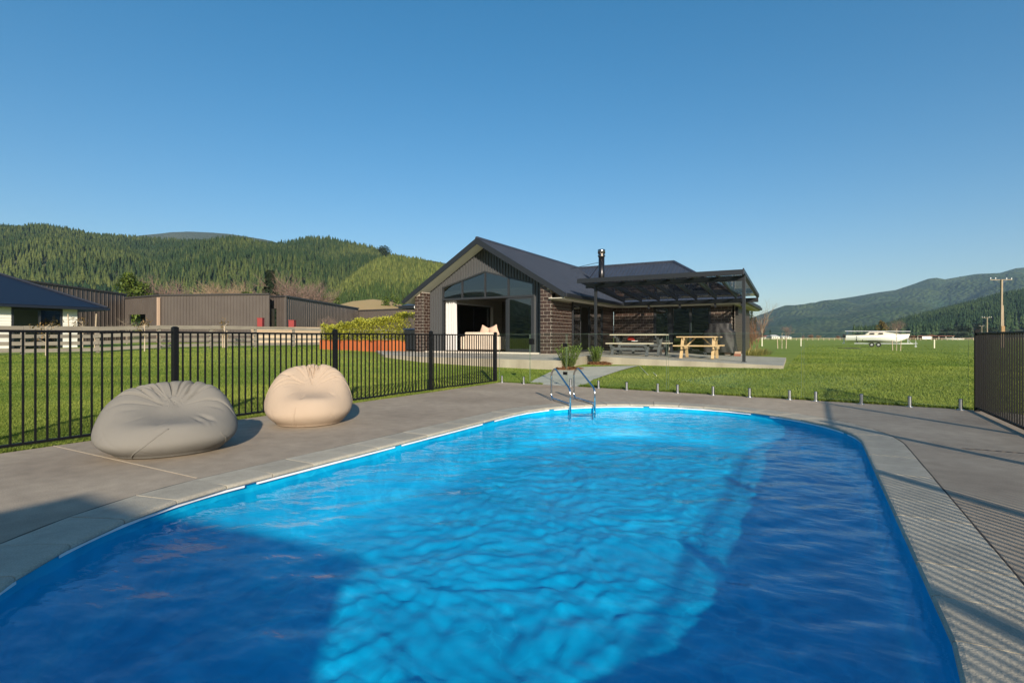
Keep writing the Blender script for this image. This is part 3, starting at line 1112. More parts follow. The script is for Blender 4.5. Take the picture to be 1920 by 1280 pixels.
# pier returns on the far sides
part('pier_back', MB().box(-8.36, -8.30, YF + .1, YW - .002, FZ - .1, hz(-8.36) - .2).box(-14.0, -13.93, YF + .1, YW, FZ - .1, hz(-14.0) - .2).box(-14.0, -13.645, YW + .002, YW + .08, FZ - .1, 2.7).box(-8.348, XR - .115, YW + .002, YW + .08, FZ - .1, 2.7), M_clad, house, True)

# --- doors and windows in the side and back walls
def door_set(name, p0, u, nrm, length, z0, z1, splits, glass=True, openings=()):
    p0, u, nrm = Vector(p0), Vector(u), Vector(nrm)
    def B(mb, s0, s1, d0, d1, za, zb):
        c = [p0 + u * s - nrm * dd for s, dd in ((s0, d0), (s1, d0), (s1, d1), (s0, d1))]
        mb.add([(q.x, q.y, za) for q in c] + [(q.x, q.y, zb) for q in c], [(0, 3, 2, 1), (4, 5, 6, 7), (0, 1, 5, 4), (1, 2, 6, 5), (2, 3, 7, 6), (3, 0, 4, 7)])
        return mb
    d = part(name, B(B(B(B(MB(), 0, .05, .0, .12, z0, z1), length - .05, length, 0, .12, z0, z1), .05, length - .05, 0, .12, z1 - .05, z1), .05, length - .05, 0, .12, z0, z0 + .03), M_frame, house, True)
    ed = [0.05] + list(splits) + [length - .05]
    for k, (a, b) in enumerate(zip(ed[:-1], ed[1:])):
        off = .03 + .035 * (k % 2)
        mb = MB()
        B(mb, a, a + .05, off, off + .03, z0 + .03, z1 - .05)
        B(mb, b - .05, b, off, off + .03, z0 + .03, z1 - .05)
        B(mb, a + .05, b - .05, off, off + .03, z1 - .10, z1 - .05)
        B(mb, a + .05, b - .05, off, off + .03, z0 + .03, z0 + .09)
        lf = part('leaf', mb, M_frame, d, True)
        if k not in openings:
            part('pane', B(MB(), a + .05, b - .05, off + .012, off + .02, z0 + .09, z1 - .10), M_hglass, d, True)
        if name != 'window' and k == len(ed) - 2:
            part('handle', B(MB(), a + .015, a + .04, off - .03, off - .005, 1.4, 1.75), M_steel, d, True)
    return d
door_set('sliding_door', (XR, 18.64, 0), Y_, X_, 3.36, FZ - .02, 2.44, (.95, 1.9), openings=(1,))
door_set('window', (-6.13, YB, 0), X_, -Y_, .70, 1.0, so_z, ())
door_set('sliding_door', (-5.42, YB, 0), X_, -Y_, 1.66, .46, so_z, (.84,))
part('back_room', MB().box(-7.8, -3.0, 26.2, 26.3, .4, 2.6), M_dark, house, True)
cm = MB()
for k in range(6):
    xx = -6.05 + k * .055
    cm.add([(xx, YB + .3 + .03 * (k % 2), 1.0 + .0), (xx + .055, YB + .3 + .03 * ((k + 1) % 2), 1.0), (xx + .055, YB + .3 + .03 * ((k + 1) % 2), 2.42), (xx, YB + .3 + .03 * (k % 2), 2.42)], [(0, 1, 2, 3)])
part('curtain', cm, M_curt, house, True)
# white curtain inside the gable door
cm = MB()
N2 = 26
for k in range(N2):
    f0, f1 = k / N2, (k + 1) / N2
    def cpt(f, z): return (-13.0 + .50 * f + .03 * (z < 1.0) * f, YW + .18 + .07 * math.sin(f * 27 + .6 * math.sin(f * 9)), z)
    cm.add([cpt(f0, sz + .02), cpt(f1, sz + .02), cpt(f1, 2.6), cpt(f0, 2.6)], [(0, 1, 2, 3)])
part('curtain', cm, M_curt, house, True, sm=True)

# --- roof
TH_R = .05
def roofp(name, polys, parent=None):
    mb = MB()
    for p in polys:
        mb.slab(p, TH_R)
    return part(name, mb, M_roof, house, True)
roof = roofp('roof', [
    [(GXc + HALF, YR, EZ), (GXc + HALF, YE, EZ), (GXc, YRG, RZ), (GXc, YR, RZ)],
    [(GXc, YR, RZ), (GXc, YRG, RZ), (GXc - HALF, YE, EZ), (GXc - HALF, YR, EZ)],
    [(GXc + HALF, YE, EZ), (XE, YE, EZ), (XH, YRG, RZ), (GXc, YRG, RZ)],
    [(XE, YE, EZ), (XE, 2 * YRG - YE, EZ), (XH, YRG, RZ)],
    [(XE, 2 * YRG - YE, EZ), (-17.2, 2 * YRG - YE, EZ), (-14.0, YRG, RZ), (XH, YRG, RZ)],
    [(GXc, YRG, RZ), (-14.0, YRG, RZ), (-17.2, YE, EZ), (GXc - HALF, YE, EZ)],
    [(-17.2, YE, EZ), (-14.0, YRG, RZ), (-17.2, 2 * YRG - YE, EZ)]])
# ribs of the steel sheets
mb = MB()
y = YR + .1
while y < YRG - .2:
    xe = GXc + HALF if y < YE else GXc + HALF - (y - YE)
    if xe > GXc + .05:
        mb.bar((GXc + .06, y, RZ - .06 * PIT + .012), (xe, y, hz(xe) + .012), .03, .024)
        if y < YE:
            mb.bar((GXc - .06, y, RZ - .06 * PIT + .012), (2 * GXc - xe, y, hz(xe) + .012), .03, .024)
    y += .20
x = GXc + .3
while x < XE - .1:
    ylo = YE if x > GXc + HALF else YE + (GXc + HALF - x)
    yhi = YRG if x < XH else YRG - (x - XH)
    zz = lambda yv: EZ + (yv - YE) * PIT + .012
    if yhi - ylo > .1:
        mb.bar((x, ylo, zz(ylo)), (x, yhi - .05, zz(yhi - .05)), .03, .024)
    x += .20
tag(part('sheet_ribs', mb, M_roof, roof, True), kind='stuff')
caps = MB()
for a, b in (((GXc, YR - .01, RZ), (GXc, YRG, RZ)), ((GXc - .5, YRG, RZ), (XH, YRG, RZ)), ((XH, YRG, RZ), (XE, YE, EZ)), ((XH, YRG, RZ), (XE, 2 * YRG - YE, EZ))):
    caps.tube([Vector(a) + Vector((0, 0, .0)), Vector(b) + Vector((0, 0, .0))], .075, 6)
part('ridge_cap', caps, M_roof, roof, True)
# barge boards, gutters, soffits
for s in (-1, 1):
    p, q_ = Vector((GXc, YR - .014, RZ - .10)), Vector((GXc + s * HALF, YR - .014, EZ - .10))
    part('barge_board', MB().add([(p.x, p.y, p.z + .12), (q_.x, q_.y, q_.z + .12), (q_.x, q_.y, q_.z - .09), (p.x, p.y, p.z - .115), (p.x, p.y + .03, p.z + .12), (q_.x, q_.y + .03, q_.z + .12), (q_.x, q_.y + .03, q_.z - .09), (p.x, p.y + .03, p.z - .115)],
                                 [(0, 1, 2, 3), (7, 6, 5, 4), (0, 4, 5, 1), (1, 5, 6, 2), (2, 6, 7, 3), (3, 7, 4, 0)]), M_trim, house, True)
    sf = MB().slab([(GXc, YR + .02, RZ - .175), (GXc + s * (HALF - .02), YR + .02, EZ - .163), (GXc + s * (HALF - .02), YW - .04, EZ - .163), (GXc, YW - .04, RZ - .175)], .02)
    part('rake_soffit', sf, M_soff, house, True)
g = MB().box(GXc + HALF - .01, GXc + HALF + .11, YR + .0, YE - .115, EZ - .15, EZ - .03)
part('gutter', g, M_trim, house, True, .008)
part('gutter', MB().box(GXc + HALF - .01, XE + .1, YE - .11, YE + .01, EZ - .15, EZ - .03), M_trim, house, True, .008)
part('gutter', MB().box(XE - .01, XE + .11, YE + .015, 2 * YRG - YE, EZ - .15, EZ - .032), M_trim, house, True, .008)
part('gutter', MB().box(GXc - HALF - .11, GXc - HALF + .01, YR, YE - .2, EZ - .15, EZ - .03), M_trim, house, True, .008)
part('soffit', MB().box(XR - .02, GXc + HALF - .012, YR + .03, YB - .02, so_z, so_z + .02), M_soff, house, True)
part('soffit', MB().box(GXc + HALF - .010, XE - .012, YE + .012, YB - .02, so_z - .002, so_z + .018), M_soff, house, True)
part('soffit', MB().box(-2.83, XE - .012, YB - .018, 2 * YRG - YE, so_z - .001, so_z + .019), M_soff, house, True)
part('fascia_board', MB().box(GXc + HALF - .03, GXc + HALF - .012, YR + .02, YE - .02, so_z - .01, EZ - .06).box(GXc + HALF - .03, XE - .012, YE + .011, YE + .03, so_z - .012, EZ - .06).box(XE - .03, XE - .011, YE + .031, 2 * YRG - YE, so_z - .012, EZ - .06), M_soff, house, True)
part('downpipe', MB().box(XR + .005, XR + .07, 18.56, 18.63, FZ, so_z), M_trim, house, True, .01)
part('wall_light', MB().box(-2.84, -2.74, 23.75, 23.90, 2.05, 2.40), M_black, house, True, .006)
sl_ = part('security_light', MB().lathe([(.035, 0), (.05, .03), (.05, .09), (.02, .11)], 12, (-14.06, YF + .1, 2.30)), M_white, house, True)
# low wing to the left of the gable
part('side_wing', MB().box(-16.7, -14.1, 20.1, 26.0, .4, 2.5), pmat('plaster_dark', (.05, .05, .055), rough=.8), house, True)
mb = MB()
mb.slab([(-17.2, 19.6, EZ), (-13.9, 19.6, EZ), (-13.9, 22.2, EZ + .9), (-15.2, 22.2, EZ + .9)], .1)
mb.slab([(-17.2, 19.6, EZ), (-15.2, 22.2, EZ + .9), (-15.2, 26, EZ + .9), (-17.2, 26, EZ)], .1)
part('side_wing_roof', mb, M_roof, house, True)
part('gutter', MB().box(-17.3, -14.5, 19.5, 19.6, EZ - .16, EZ - .02).box(-17.31, -17.2, 19.6, 25.9, EZ - .16, EZ - .02), M_trim, house, True)
# flue with cowl and stays
FX, FY = -8.42, 23.1
fz0 = hz(FX) - .1
fp = part('flue', MB().lathe([(.135, fz0), (.135, 4.78)], 24, (FX, FY, 0)), pmat('flue_steel', (.045, .045, .048), rough=.3, metal=.8), roof, True, sm=True)
part('flue_cowl', MB().lathe([(.14, 4.785), (.165, 4.80), (.165, 4.86), (.145, 4.87), (.145, 4.93), (.168, 4.94), (.168, 5.10), (.15, 5.125), (.06, 5.13)], 24, (FX, FY, 0)), pmat('cowl_steel', (.30, .27, .24), rough=.25, metal=1), roof, True, sm=True)
part('flue_stay', MB().tube([(FX - .12, FY, 4.55), (-10.3, 23.9, hz(-10.3) + .02)], .011, 6).tube([(FX - .12, FY + .03, 4.45), (-9.5, 24.3, hz(-9.5) + .02)], .011, 6), M_black, roof, True)

# ================================================================ PERGOLA
M_poly = glassmat('tinted_roof_sheet', (.76, .80, .82), 1.5, boost=1.6)
px0, px1, py0, py1 = -7.10, -1.83, 17.10, 22.0
def pz(y): return 3.10 - (y - py0) * .082
perg = thing('pergola', 'charcoal steel pergola with tinted clear roof sheets over the picnic tables', 'pergola', (-4.4, 17.64, .45))
for xx in (-6.64, -1.87):
    p = part('post', MB().box(xx - .045, xx + .045, 17.595, 17.685, zp2(xx, 0) - .02, 2.86), M_trim, perg, True, .004)
    part('base_plate', MB().box(xx - .075, xx + .075, 17.565, 17.715, zp2(xx, 0) - .01, zp2(xx, 0) + .014), M_trim, p, True)
part('front_beam', MB().box(px0 + .1, px1, 17.59, 17.69, 2.86, 3.015), M_trim, perg, True, .004)
part('fascia', MB().box(px0, px1 + .02, py0 - .05, py0, 2.99, 3.14), M_trim, perg, True, .004)
part('rear_beam', MB().box(px0 + .1, px1, py1 - .1, py1, pz(py1) - .24, pz(py1) - .08), M_trim, perg, True, .004)
nb = 7
for k in range(nb + 1):
    xx = px0 + .06 + (px1 - px0 - .10) * k / nb
    part('rafter', MB().bar((xx, py0 + .001, pz(py0) - .03), (xx, py1 + .12, pz(py1 + .12) - .03), .05, .09), M_trim, perg, True)
    if k:
        xp = px0 + .06 + (px1 - px0 - .10) * (k - 1) / nb
        part('roof_sheet', MB().slab([(xp + .01, py0 + .002, pz(py0) + .022), (xx - .01, py0 + .002, pz(py0) + .022), (xx - .01, py1 + .15, pz(py1 + .15) + .022), (xp + .01, py1 + .15, pz(py1 + .15) + .022)], .006), M_poly, perg, True)
part('edge_trim', MB().bar((px1, py0, pz(py0) + .02), (px1, py1 + .15, pz(py1 + .15) + .02), .03, .12), M_trim, perg, True)
for xx in (-6.2, -4.9, -3.5, -2.5):
    part('bracket', MB().bar((xx, py1 - .05, pz(py1) - .2), (xx, YE + .06, EZ - .12), .05, .06).box(xx - .04, xx + .04, YE - .02, YE + .06, EZ - .32, EZ - .05), M_trim, perg, True)

# ================================================================ FURNITURE ON THE PATIO
M_pine = pmat('pale_pine', (.50, .34, .17), (.58, .42, .23), 8, .7, .2, 40, stretch=(.3, 4, 4))
M_bleach = pmat('bleached_boards', (.52, .48, .36), (.44, .40, .30), 9, .75, .2, 40, stretch=(.3, 4, 4))
M_gpaint = pmat('grey_painted_timber', (.075, .085, .09), (.095, .105, .11), 6, .7)
def xleg_table(name, label, cat, loc, rz, L, W, Ht, legx, spread, boards, group=None):
    t = thing(name, label, cat, loc, rz, group)
    bw = W / boards
    for k in range(boards):
        part('board', MB().box(-L / 2, L / 2, -W / 2 + k * bw + .004, -W / 2 + (k + 1) * bw - .004, Ht - .042, Ht), M_bleach, t, bevel=.004)
    for sx in (-1, 1):
        xx = sx * legx
        for sy in (-1, 1):
            part('leg', MB().bar((xx + .02 * sy, -sy * spread, .0), (xx + .02 * sy, sy * spread * .86, Ht - .045), .04, .09, (1, 0, 0)), M_gpaint, t)
        part('cross_bar', MB().box(xx - .06, xx - .03, -W / 2 + .04, W / 2 - .04, Ht - .13, Ht - .044), M_gpaint, t)
    part('stretcher', MB().box(-legx + .05, legx - .05, -.02, .02, Ht * .44, Ht * .44 + .09), M_gpaint, t)
    return t
TX, TY = -5.55, 19.15
tz_ = zp2(TX, TY) + .003
xleg_table('picnic_table', 'long table with bleached board top and grey crossed legs under the pergola', 'table', (TX, TY, tz_ + .0), 0, 1.95, .82, .76, .74, .33, 5)
xleg_table('bench', 'bench with grey legs in front of the long picnic table', 'bench', (TX - .12, TY - .78, tz_), 0, 1.65, .30, .45, .62, .13, 2, 'benches at the long table')
xleg_table('bench', 'bench half hidden behind the long picnic table', 'bench', (TX + .18, TY + .75, tz_), 0, 1.65, .30, .45, .62, .13, 2, 'benches at the long table')
M_red = pmat('red_fabric', (.45, .03, .02), rough=.7)
tb = thing('toy_glider', 'small red and white toy under the long picnic table', 'toy', (TX - .28, TY - .1, tz_ + .56))
part('body', MB().tube([(-.12, 0, 0), (-.06, .02, .04), (.06, .03, .05), (.14, .02, -.02)], [.02, .075, .07, .02], 10), M_red, tb, sm=True)
part('wing', MB().box(.04, .26, -.02, .03, -.055, -.035), M_white, tb)
# wooden A-frame picnic table
PX, PY = -3.42, 19.0
t2 = thing('picnic_table', 'small new pine picnic table with fixed benches beside the barbecue', 'table', (PX, PY, zp2(PX, PY) + .003), math.radians(2))
for k in range(5):
    part('board', MB().box(-.70, .70, -.36 + k * .145, -.36 + k * .145 + .137, .70, .74), M_pine, t2, bevel=.004)
for sy in (-1, 1):
    for k in range(2):
        a = sy * (.60 + .14 * k)
        part('seat_board', MB().box(-.73, .73, a - .066, a + .066, .405, .445), M_pine, t2, bevel=.004)
for sx in (-1, 1):
    for sy in (-1, 1):
        part('leg', MB().bar((sx * .50, sy * .62, 0), (sx * .50, sy * .22, .70), .045, .095, (1, 0, 0)), M_pine, t2)
    part('seat_bearer', MB().box(sx * .50 + .024, sx * .50 + .066, -.78, .78, .31, .404), M_pine, t2)
    part('top_bearer', MB().box(sx * .50 + .024, sx * .50 + .066, -.33, .33, .61, .699), M_pine, t2)
    part('brace', MB().bar((sx * .47, 0, .36), (sx * .12, 0, .69), .04, .07, (0, 1, 0)), M_pine, t2)
# covered barbecue
bx, by = -3.28, 22.62
bq = thing('barbecue', 'barbecue under a black fabric cover against the brick wall', 'barbecue', (bx, by, zp2(bx, by) + .002))
nu, nv = 150, 46
vs, fs = [], []
for j in range(nv):
    f = j / (nv - 1)
    z = .10 + 1.17 * min(f / .86, 1)
    hw, hd = .60 - .05 * sst(f / .8), .32
    if f > .60:
        hw = .56 - .14 * float(sst((f - .60) / .12)) - .02 * max(0, (f - .8) / .2)
        hd = .32 - .05 * float(sst((f - .6) / .26))
    sh = 1.0
    if f > .86:
        sh = max(0.0, 1 - ((f - .86) / .14) ** 2.2)
        z += .05 * (1 - sh)
    for i in range(nu):
        a = 2 * math.pi * i / nu
        ca, sa = math.cos(a), math.sin(a)
        n_ = (abs(ca) ** 5 + abs(sa) ** 5) ** (-1 / 5)
        fold = (.026 * math.sin(5 * a + 3.5 * f + .6) + .018 * math.sin(8 * a - 6 * f + 1.3) + .011 * math.sin(13 * a + 9 * f)) * (1 - f) ** .6 + .012 * math.sin(2.3 * a + 11 * f) * f * (1 - f)
        hem = .03 * math.sin(5 * a + 1) * (1 - f) ** 3
        vs.append((ca * n_ * hw * sh + fold * ca, sa * n_ * hd * sh + fold * sa, z + hem))
for j in range(nv - 1):
    for i in range(nu):
        fs.append((j * nu + i, j * nu + (i + 1) % nu, (j + 1) * nu + (i + 1) % nu, (j + 1) * nu + i))
fs.append(tuple((nv - 1) * nu + i for i in range(nu)))
part('cover', MB().add(vs, fs), pmat('black_cover', (.010, .010, .011), (.015, .015, .016), 5, .6, .5, 9), bq, sm=True)
part('label_patch', MB().box(-.08, .03, -.262, -.255, 1.12, 1.18), pmat('orange_patch', (.8, .28, .08), rough=.6), bq)
for sx in (-.50,):
    w = part('wheel', MB().tube([(sx + .11 * math.cos(a), -.30, .11 + .11 * math.sin(a)) for a in np.linspace(0, 2 * math.pi, 25)], .016, 8), M_black, bq, sm=True)
    sp = MB()
    for k in range(6):
        a = k * math.pi / 3
        sp.bar((sx, -.30, .11), (sx + .10 * math.cos(a), -.30, .11 + .10 * math.sin(a)), .012, .012)
    part('spokes', sp, M_zinc, w)
part('leg', MB().box(.42, .47, -.25, -.2, 0, .2).box(.42, .47, .2, .25, 0, .2).box(-.52, -.47, .2, .25, 0, .2), M_black, bq)
br_ = thing('loose_brick', 'short stack of bricks on the slab beside the barbecue', 'brick', (-2.62, 22.5, zp2(-2.62, 0) + .002))
part('brick', MB().box(-.12, .12, -.05, .05, 0, .09), pmat('red_brick', (.26, .10, .07), rough=.9), br_, bevel=.004)
part('brick', MB().box(-.11, .13, -.045, .055, .091, .18), pmat('pale_brick', (.42, .30, .22), rough=.9), br_, bevel=.004)
# --- inside the gable room
M_sofa = pmat('cream_upholstery', (.60, .50, .40), (.64, .55, .45), 6, .95)
sf = thing('sofa', 'cream sofa seen from behind through the open gable door', 'sofa', (-11.92, 18.75, FZ + .014))
part('back', MB().box(-.75, .75, -.42, -.20, .05, .78), M_sofa, sf, bevel=.05)
part('seat', MB().box(-.75, .75, -.195, .45, .12, .42), M_sofa, sf, bevel=.05)
for s in (-1, 1):
    part('arm', MB().box(s * .86 - .105, s * .86 + .105, -.42, .45, .05, .60), M_sofa, sf, bevel=.05)
M_cush = pmat('blush_cushion', (.58, .42, .33), rough=.95)
def cushion(x, y, z, w, h, tilt, label):
    t = thing('cushion', label, 'cushion', (x, y, z), 0, 'cushions on the sofa')
    vs, fs = [], []
    n = 14
    for j in range(n + 1):
        for i in range(n + 1):
            a, b = i / n * 2 - 1, j / n * 2 - 1
            pinch = 1 - .07 * (1 - a * a)
            pinch2 = 1 - .10 * (1 - b * b)
            th = .10 * (1 - a ** 2) ** .5 * (1 - b ** 2) ** .5
            for s in (1,):
                vs.append((a * w / 2 * pinch2, -th, (b * pinch + 1) * h / 2))
    m0 = len(vs)
    vs += [(v[0], -v[1], v[2]) for v in vs]
    for j in range(n):
        for i in range(n):
            q = j * (n + 1) + i
            fs.append((q, q + 1, q + n + 2, q + n + 1))
            fs.append((m0 + q, m0 + q + n + 1, m0 + q + n + 2, m0 + q + 1))
    o = part('cushion_cover', MB().add([Matrix.Rotation(tilt, 3, 'Y') @ Vector(v) for v in vs], fs), M_cush, t, sm=True)
cushion(-11.98, 18.66, FZ + .60, .46, .46, math.radians(24), 'left of two blush cushions poking above the cream sofa back')
cushion(-11.36, 18.66, FZ + .60, .46, .46, math.radians(-20), 'right of two blush cushions poking above the cream sofa back')
ac = thing('armchair', 'round grey armchair inside, behind the closed glass door leaf', 'armchair', (-10.15, 19.2, FZ + .014))
M_gchair = pmat('grey_upholstery', (.30, .30, .28), rough=.95)
bk = MB()
NA = 20
for k in range(NA):
    a0, a1 = math.radians(170 + 200 * k / NA), math.radians(170 + 200 * (k + 1) / NA)
    for (ri, ro) in ((.36, .46),):
        c = [(ri * math.cos(a0), ri * math.sin(a0)), (ro * math.cos(a0), ro * math.sin(a0)), (ro * math.cos(a1), ro * math.sin(a1)), (ri * math.cos(a1), ri * math.sin(a1))]
        bk.prism(c, .1, .98)
part('back', bk, M_gchair, ac)
part('seat', MB().lathe([(.33, .12), (.35, .2), (.35, .40), (.28, .44)], 20), M_gchair, ac)

# ================================================================ PLANTS BY THE PATH
M_oleander = pmat('glossy_leaf', (.07, .13, .025), (.24, .33, .06), rough=.45, attr='tint', transl=.25)
def leaf_arrays(base, dirs, length, width, tint, droop=.15):
    """one bent 2-quad leaf for each base/direction (numpy)"""
    n = len(base)
    up = np.tile(np.array([[0, 0, 1.0]]), (n, 1))
    side = np.cross(dirs, up)
    side /= np.maximum(np.linalg.norm(side, axis=1, keepdims=True), 1e-4)
    L = length[:, None]
    Wd = width[:, None]
    m = base + dirs * L * .5 + np.array([[0, 0, 1]]) * 0
    tip = base + dirs * L - np.array([[0, 0, 1.0]]) * L * droop
    V = np.stack([base - side * Wd * .12, base + side * Wd * .12, m + side * Wd * .5, m - side * Wd * .5, tip + side * Wd * .06, tip - side * Wd * .06], 1).reshape(-1, 3)
    o = np.arange(n)[:, None] * 6
    Fq = np.concatenate([o + np.array([[0, 1, 2, 3]]), o + np.array([[3, 2, 4, 5]])], 0)
    return V, Fq, np.repeat(tint, 6)
def shoot_plant(name, label, loc, hgt, rad, nst, seed, group):
    t = thing(name, label, 'shrub', loc, 0, group)
    r = np.random.default_rng(seed)
    st = MB()
    B, D, Ln, Wd, Ti = [], [], [], [], []
    for k in range(nst):
        a, rr = r.uniform(0, 6.28), rad * .8 * r.random() ** .5
        top = Vector((math.cos(a) * (rr + rad * .45 * r.random()), math.sin(a) * (rr + rad * .45 * r.random()), hgt * r.uniform(.72, 1.0)))
        bot = Vector((math.cos(a) * rr * .4, math.sin(a) * rr * .4, 0))
        st.tube([bot, bot.lerp(top, .5) + Vector((0, 0, .02)), top], [.009, .007, .004], 5)
        nl = 34
        tn = r.random()
        for j in range(nl):
            f = .12 + .88 * j / nl
            p = bot.lerp(top, f)
            b = j * 2.4 + r.uniform(-.3, .3)
            el = r.uniform(.25, 1.1)
            B.append(p); D.append((math.cos(b) * math.cos(el), math.sin(b) * math.cos(el), math.sin(el)))
            Ln.append(r.uniform(.11, .17)); Wd.append(r.uniform(.018, .027)); Ti.append(np.clip(.25 + .5 * tn + .5 * (f - .5) * r.random() + r.normal() * .12, 0, 1))
    part('stem', st, pmat('green_stem', (.10, .12, .04), rough=.7) if 'green_stem' not in MATS else MATS['green_stem'], t)
    V, Fq, T = leaf_arrays(np.array(B), np.array(D), np.array(Ln), np.array(Wd), np.array(Ti))
    link('leaves', np_mesh('leaves', V, Fq, T), M_oleander, t)
    return t
M_bark = pmat('bark_mulch', (.20, .085, .035), (.30, .14, .06), 30, .95, .9, 60)
def mulch(name, label, loc, rx, ry, seed):
    r = np.random.default_rng(seed)
    n = 500
    a, q = r.uniform(0, 6.28, n), r.random(n) ** .5
    c = np.stack([loc[0] + rx * q * np.cos(a), loc[1] + ry * q * np.sin(a), np.zeros(n)], 1)
    c[:, 2] = loc[2] + .05 * (1 - q ** 2) + r.uniform(0, .02, n)
    th = r.uniform(0, 6.28, n)
    l, w = r.uniform(.02, .045, n), r.uniform(.008, .018, n)
    d = np.stack([np.cos(th), np.sin(th), r.normal(0, .3, n)], 1) * l[:, None]
    s = np.stack([-np.sin(th), np.cos(th), r.normal(0, .3, n)], 1) * w[:, None]
    V = np.stack([c - d - s, c + d - s, c + d + s, c - d + s], 1).reshape(-1, 3)
    me = np_mesh(name, V, np.arange(4 * n).reshape(-1, 4))
    mo = MB()
    mo.add([(loc[0] + rx * math.cos(k / 20 * 6.283), loc[1] + ry * math.sin(k / 20 * 6.283), loc[2] - .03) for k in range(20)] + [(loc[0] + rx * .6 * math.cos(k / 20 * 6.283), loc[1] + ry * .6 * math.sin(k / 20 * 6.283), loc[2] + .035) for k in range(20)], [(k, (k + 1) % 20, 20 + (k + 1) % 20, 20 + k) for k in range(20)] + [tuple(range(20, 40))])
    o = link(name, mo.mesh(name), M_bark)
    tag(o, label, 'mulch', kind='stuff')
    ch = link('bark_chips', me, M_bark, o)
    tag(ch, kind='stuff')
p = gpx(1066, 691, .02)
mulch('mulch_bed', 'orange bark mulch under the larger path-side shrub', (p.x, p.y, p.z), .45, .34, 1)
shoot_plant('leafy_shrub', 'larger upright light green shrub at the patio corner beside the path', (p.x, p.y, p.z), .72, .40, 34, 4, 'shrubs beside the path')
p = Vector((-6.02, 16.35, float(zg(-6.02, 16.35)) + .03))
mulch('mulch_bed', 'orange bark mulch under the smaller path-side shrub', (p.x, p.y, p.z), .40, .26, 2)
shoot_plant('leafy_shrub', 'smaller dark green shrub against the edge of the pergola slab', (p.x - .1, p.y, p.z), .56, .30, 20, 5, 'shrubs beside the path')
# two tent poles / canes lying on the lawn, a few white pebbles
M_cane = pmat('white_cane', (.72, .68, .52), rough=.6)
a, b = gpx(1207, 682, .02), gpx(1231, 704, .02)
o = link('cane', MB().tube([a, b], .011, 6).mesh('cane'), M_cane); tag(o, 'longer white cane lying on the lawn beside the path', 'cane', 'canes on the lawn')
a, b = gpx(1199, 686, .02), gpx(1215, 702.5, .02)
o = link('cane', MB().tube([a, b], .009, 6).mesh('cane'), M_cane); tag(o, 'shorter white cane lying on the lawn nearest the path', 'cane', 'canes on the lawn')

# corten planter and hedge left of the house
M_corten = pmat('rusty_corten', (.34, .075, .02), (.46, .13, .035), 1.6, .85, .3, 30, stretch=(1, 1, .35))
hx0, hx1, hy0, hy1 = -20.7, -15.2, 17.75, 18.55
hzg = float(zg(-18, 18)) - .02
pl_ = thing('planter_box', 'long rust-orange corten steel planter left of the gable', 'planter', ((hx0 + hx1) / 2, hy0, hzg))
nP = 4
for k in range(nP):
    a, b = hx0 + (hx1 - hx0) * k / nP, hx0 + (hx1 - hx0) * (k + 1) / nP
    part('front_panel', MB().box(a + .003, b - .003, hy0, hy0 + .012, hzg, hzg + .50), M_corten, pl_, True)
part('end_panel', MB().box(hx0, hx0 + .012, hy0 + .013, hy1, hzg, hzg + .498), M_corten, pl_, True)
part('end_panel', MB().box(hx1 - .012, hx1, hy0 + .013, hy1, hzg, hzg + .498), M_corten, pl_, True)
part('rim', MB().box(hx0, hx1, hy0 - .02, hy0 + .03, hzg + .50, hzg + .515).box(hx0, hx1, hy1, hy1 + .015, hzg, hzg + .5), M_corten, pl_, True)
part('soil', MB().box(hx0 + .02, hx1 - .02, hy0 + .02, hy1 - .01, hzg + .1, hzg + .44), pmat('soil', (.05, .035, .025), rough=1), pl_, True)
hd = thing('hedge', 'bright yellow-green clipped hedge growing in the rusty planter', 'hedge', ((hx0 + hx1) / 2, (hy0 + hy1) / 2, hzg + .44))
r = np.random.default_rng(21)
n = 15000
fx = r.random(n)
xx = hx0 + .05 + (hx1 - hx0 - .1) * fx
topz = .68 + .50 * fx + .06 * np.sin(xx * 5.1) + .05 * np.sin(xx * 11 + 1) + .05 * np.sin(xx * 2.3)
u1 = r.random(n)
edge = r.random(n)
yy = np.where(edge < .5, hy0 + .05 + r.normal(0, .05, n), r.uniform(hy0 - .08, hy1 + .08, n)) + .05 * np.sin(xx * 7)
zz_ = np.where(edge < .5, u1 * topz, np.where(edge < .8, topz - np.abs(r.normal(0, .09, n)), u1 * topz)) + np.where(r.random(n) < .06, r.uniform(0, .10, n), 0)
B = np.stack([xx, yy, hzg + .46 + zz_], 1)
az, el = r.uniform(0, 6.28, n), r.uniform(-.1, 1.35, n)
D = np.stack([np.cos(az) * np.cos(el), np.sin(az) * np.cos(el), np.sin(el)], 1)
V, Fq, T = leaf_arrays(B, D, r.uniform(.07, .12, n), r.uniform(.035, .055, n), np.clip(.25 + .55 * r.random(n) + .25 * (zz_ / topz - .5), 0, 1), .2)
M_hedge = pmat('hedge_leaf', (.16, .20, .018), (.60, .58, .08), rough=.4, attr='tint', transl=.3)
o = link('foliage', np_mesh('foliage', V, Fq, T), M_hedge, hd, True)
st = MB()
for k in range(14):
    sx = hx0 + .25 + k * .39
    for j in range(3):
        st.tube([(sx, 18.15, hzg + .4), (sx + r.normal() * .08, 18.15 + r.normal() * .1, hzg + .9), (sx + r.normal() * .15, 18.15 + r.normal() * .15, hzg + 1.15)], [.014, .01, .004], 5)
part('stem', st, pmat('brown_stem', (.10, .07, .045), rough=.9), hd, True)
bn = thing('wheelie_bin', 'dark blue-lidded bin tucked between the planter and the brick pier', 'bin', (-14.85, 17.75, hzg + .02))
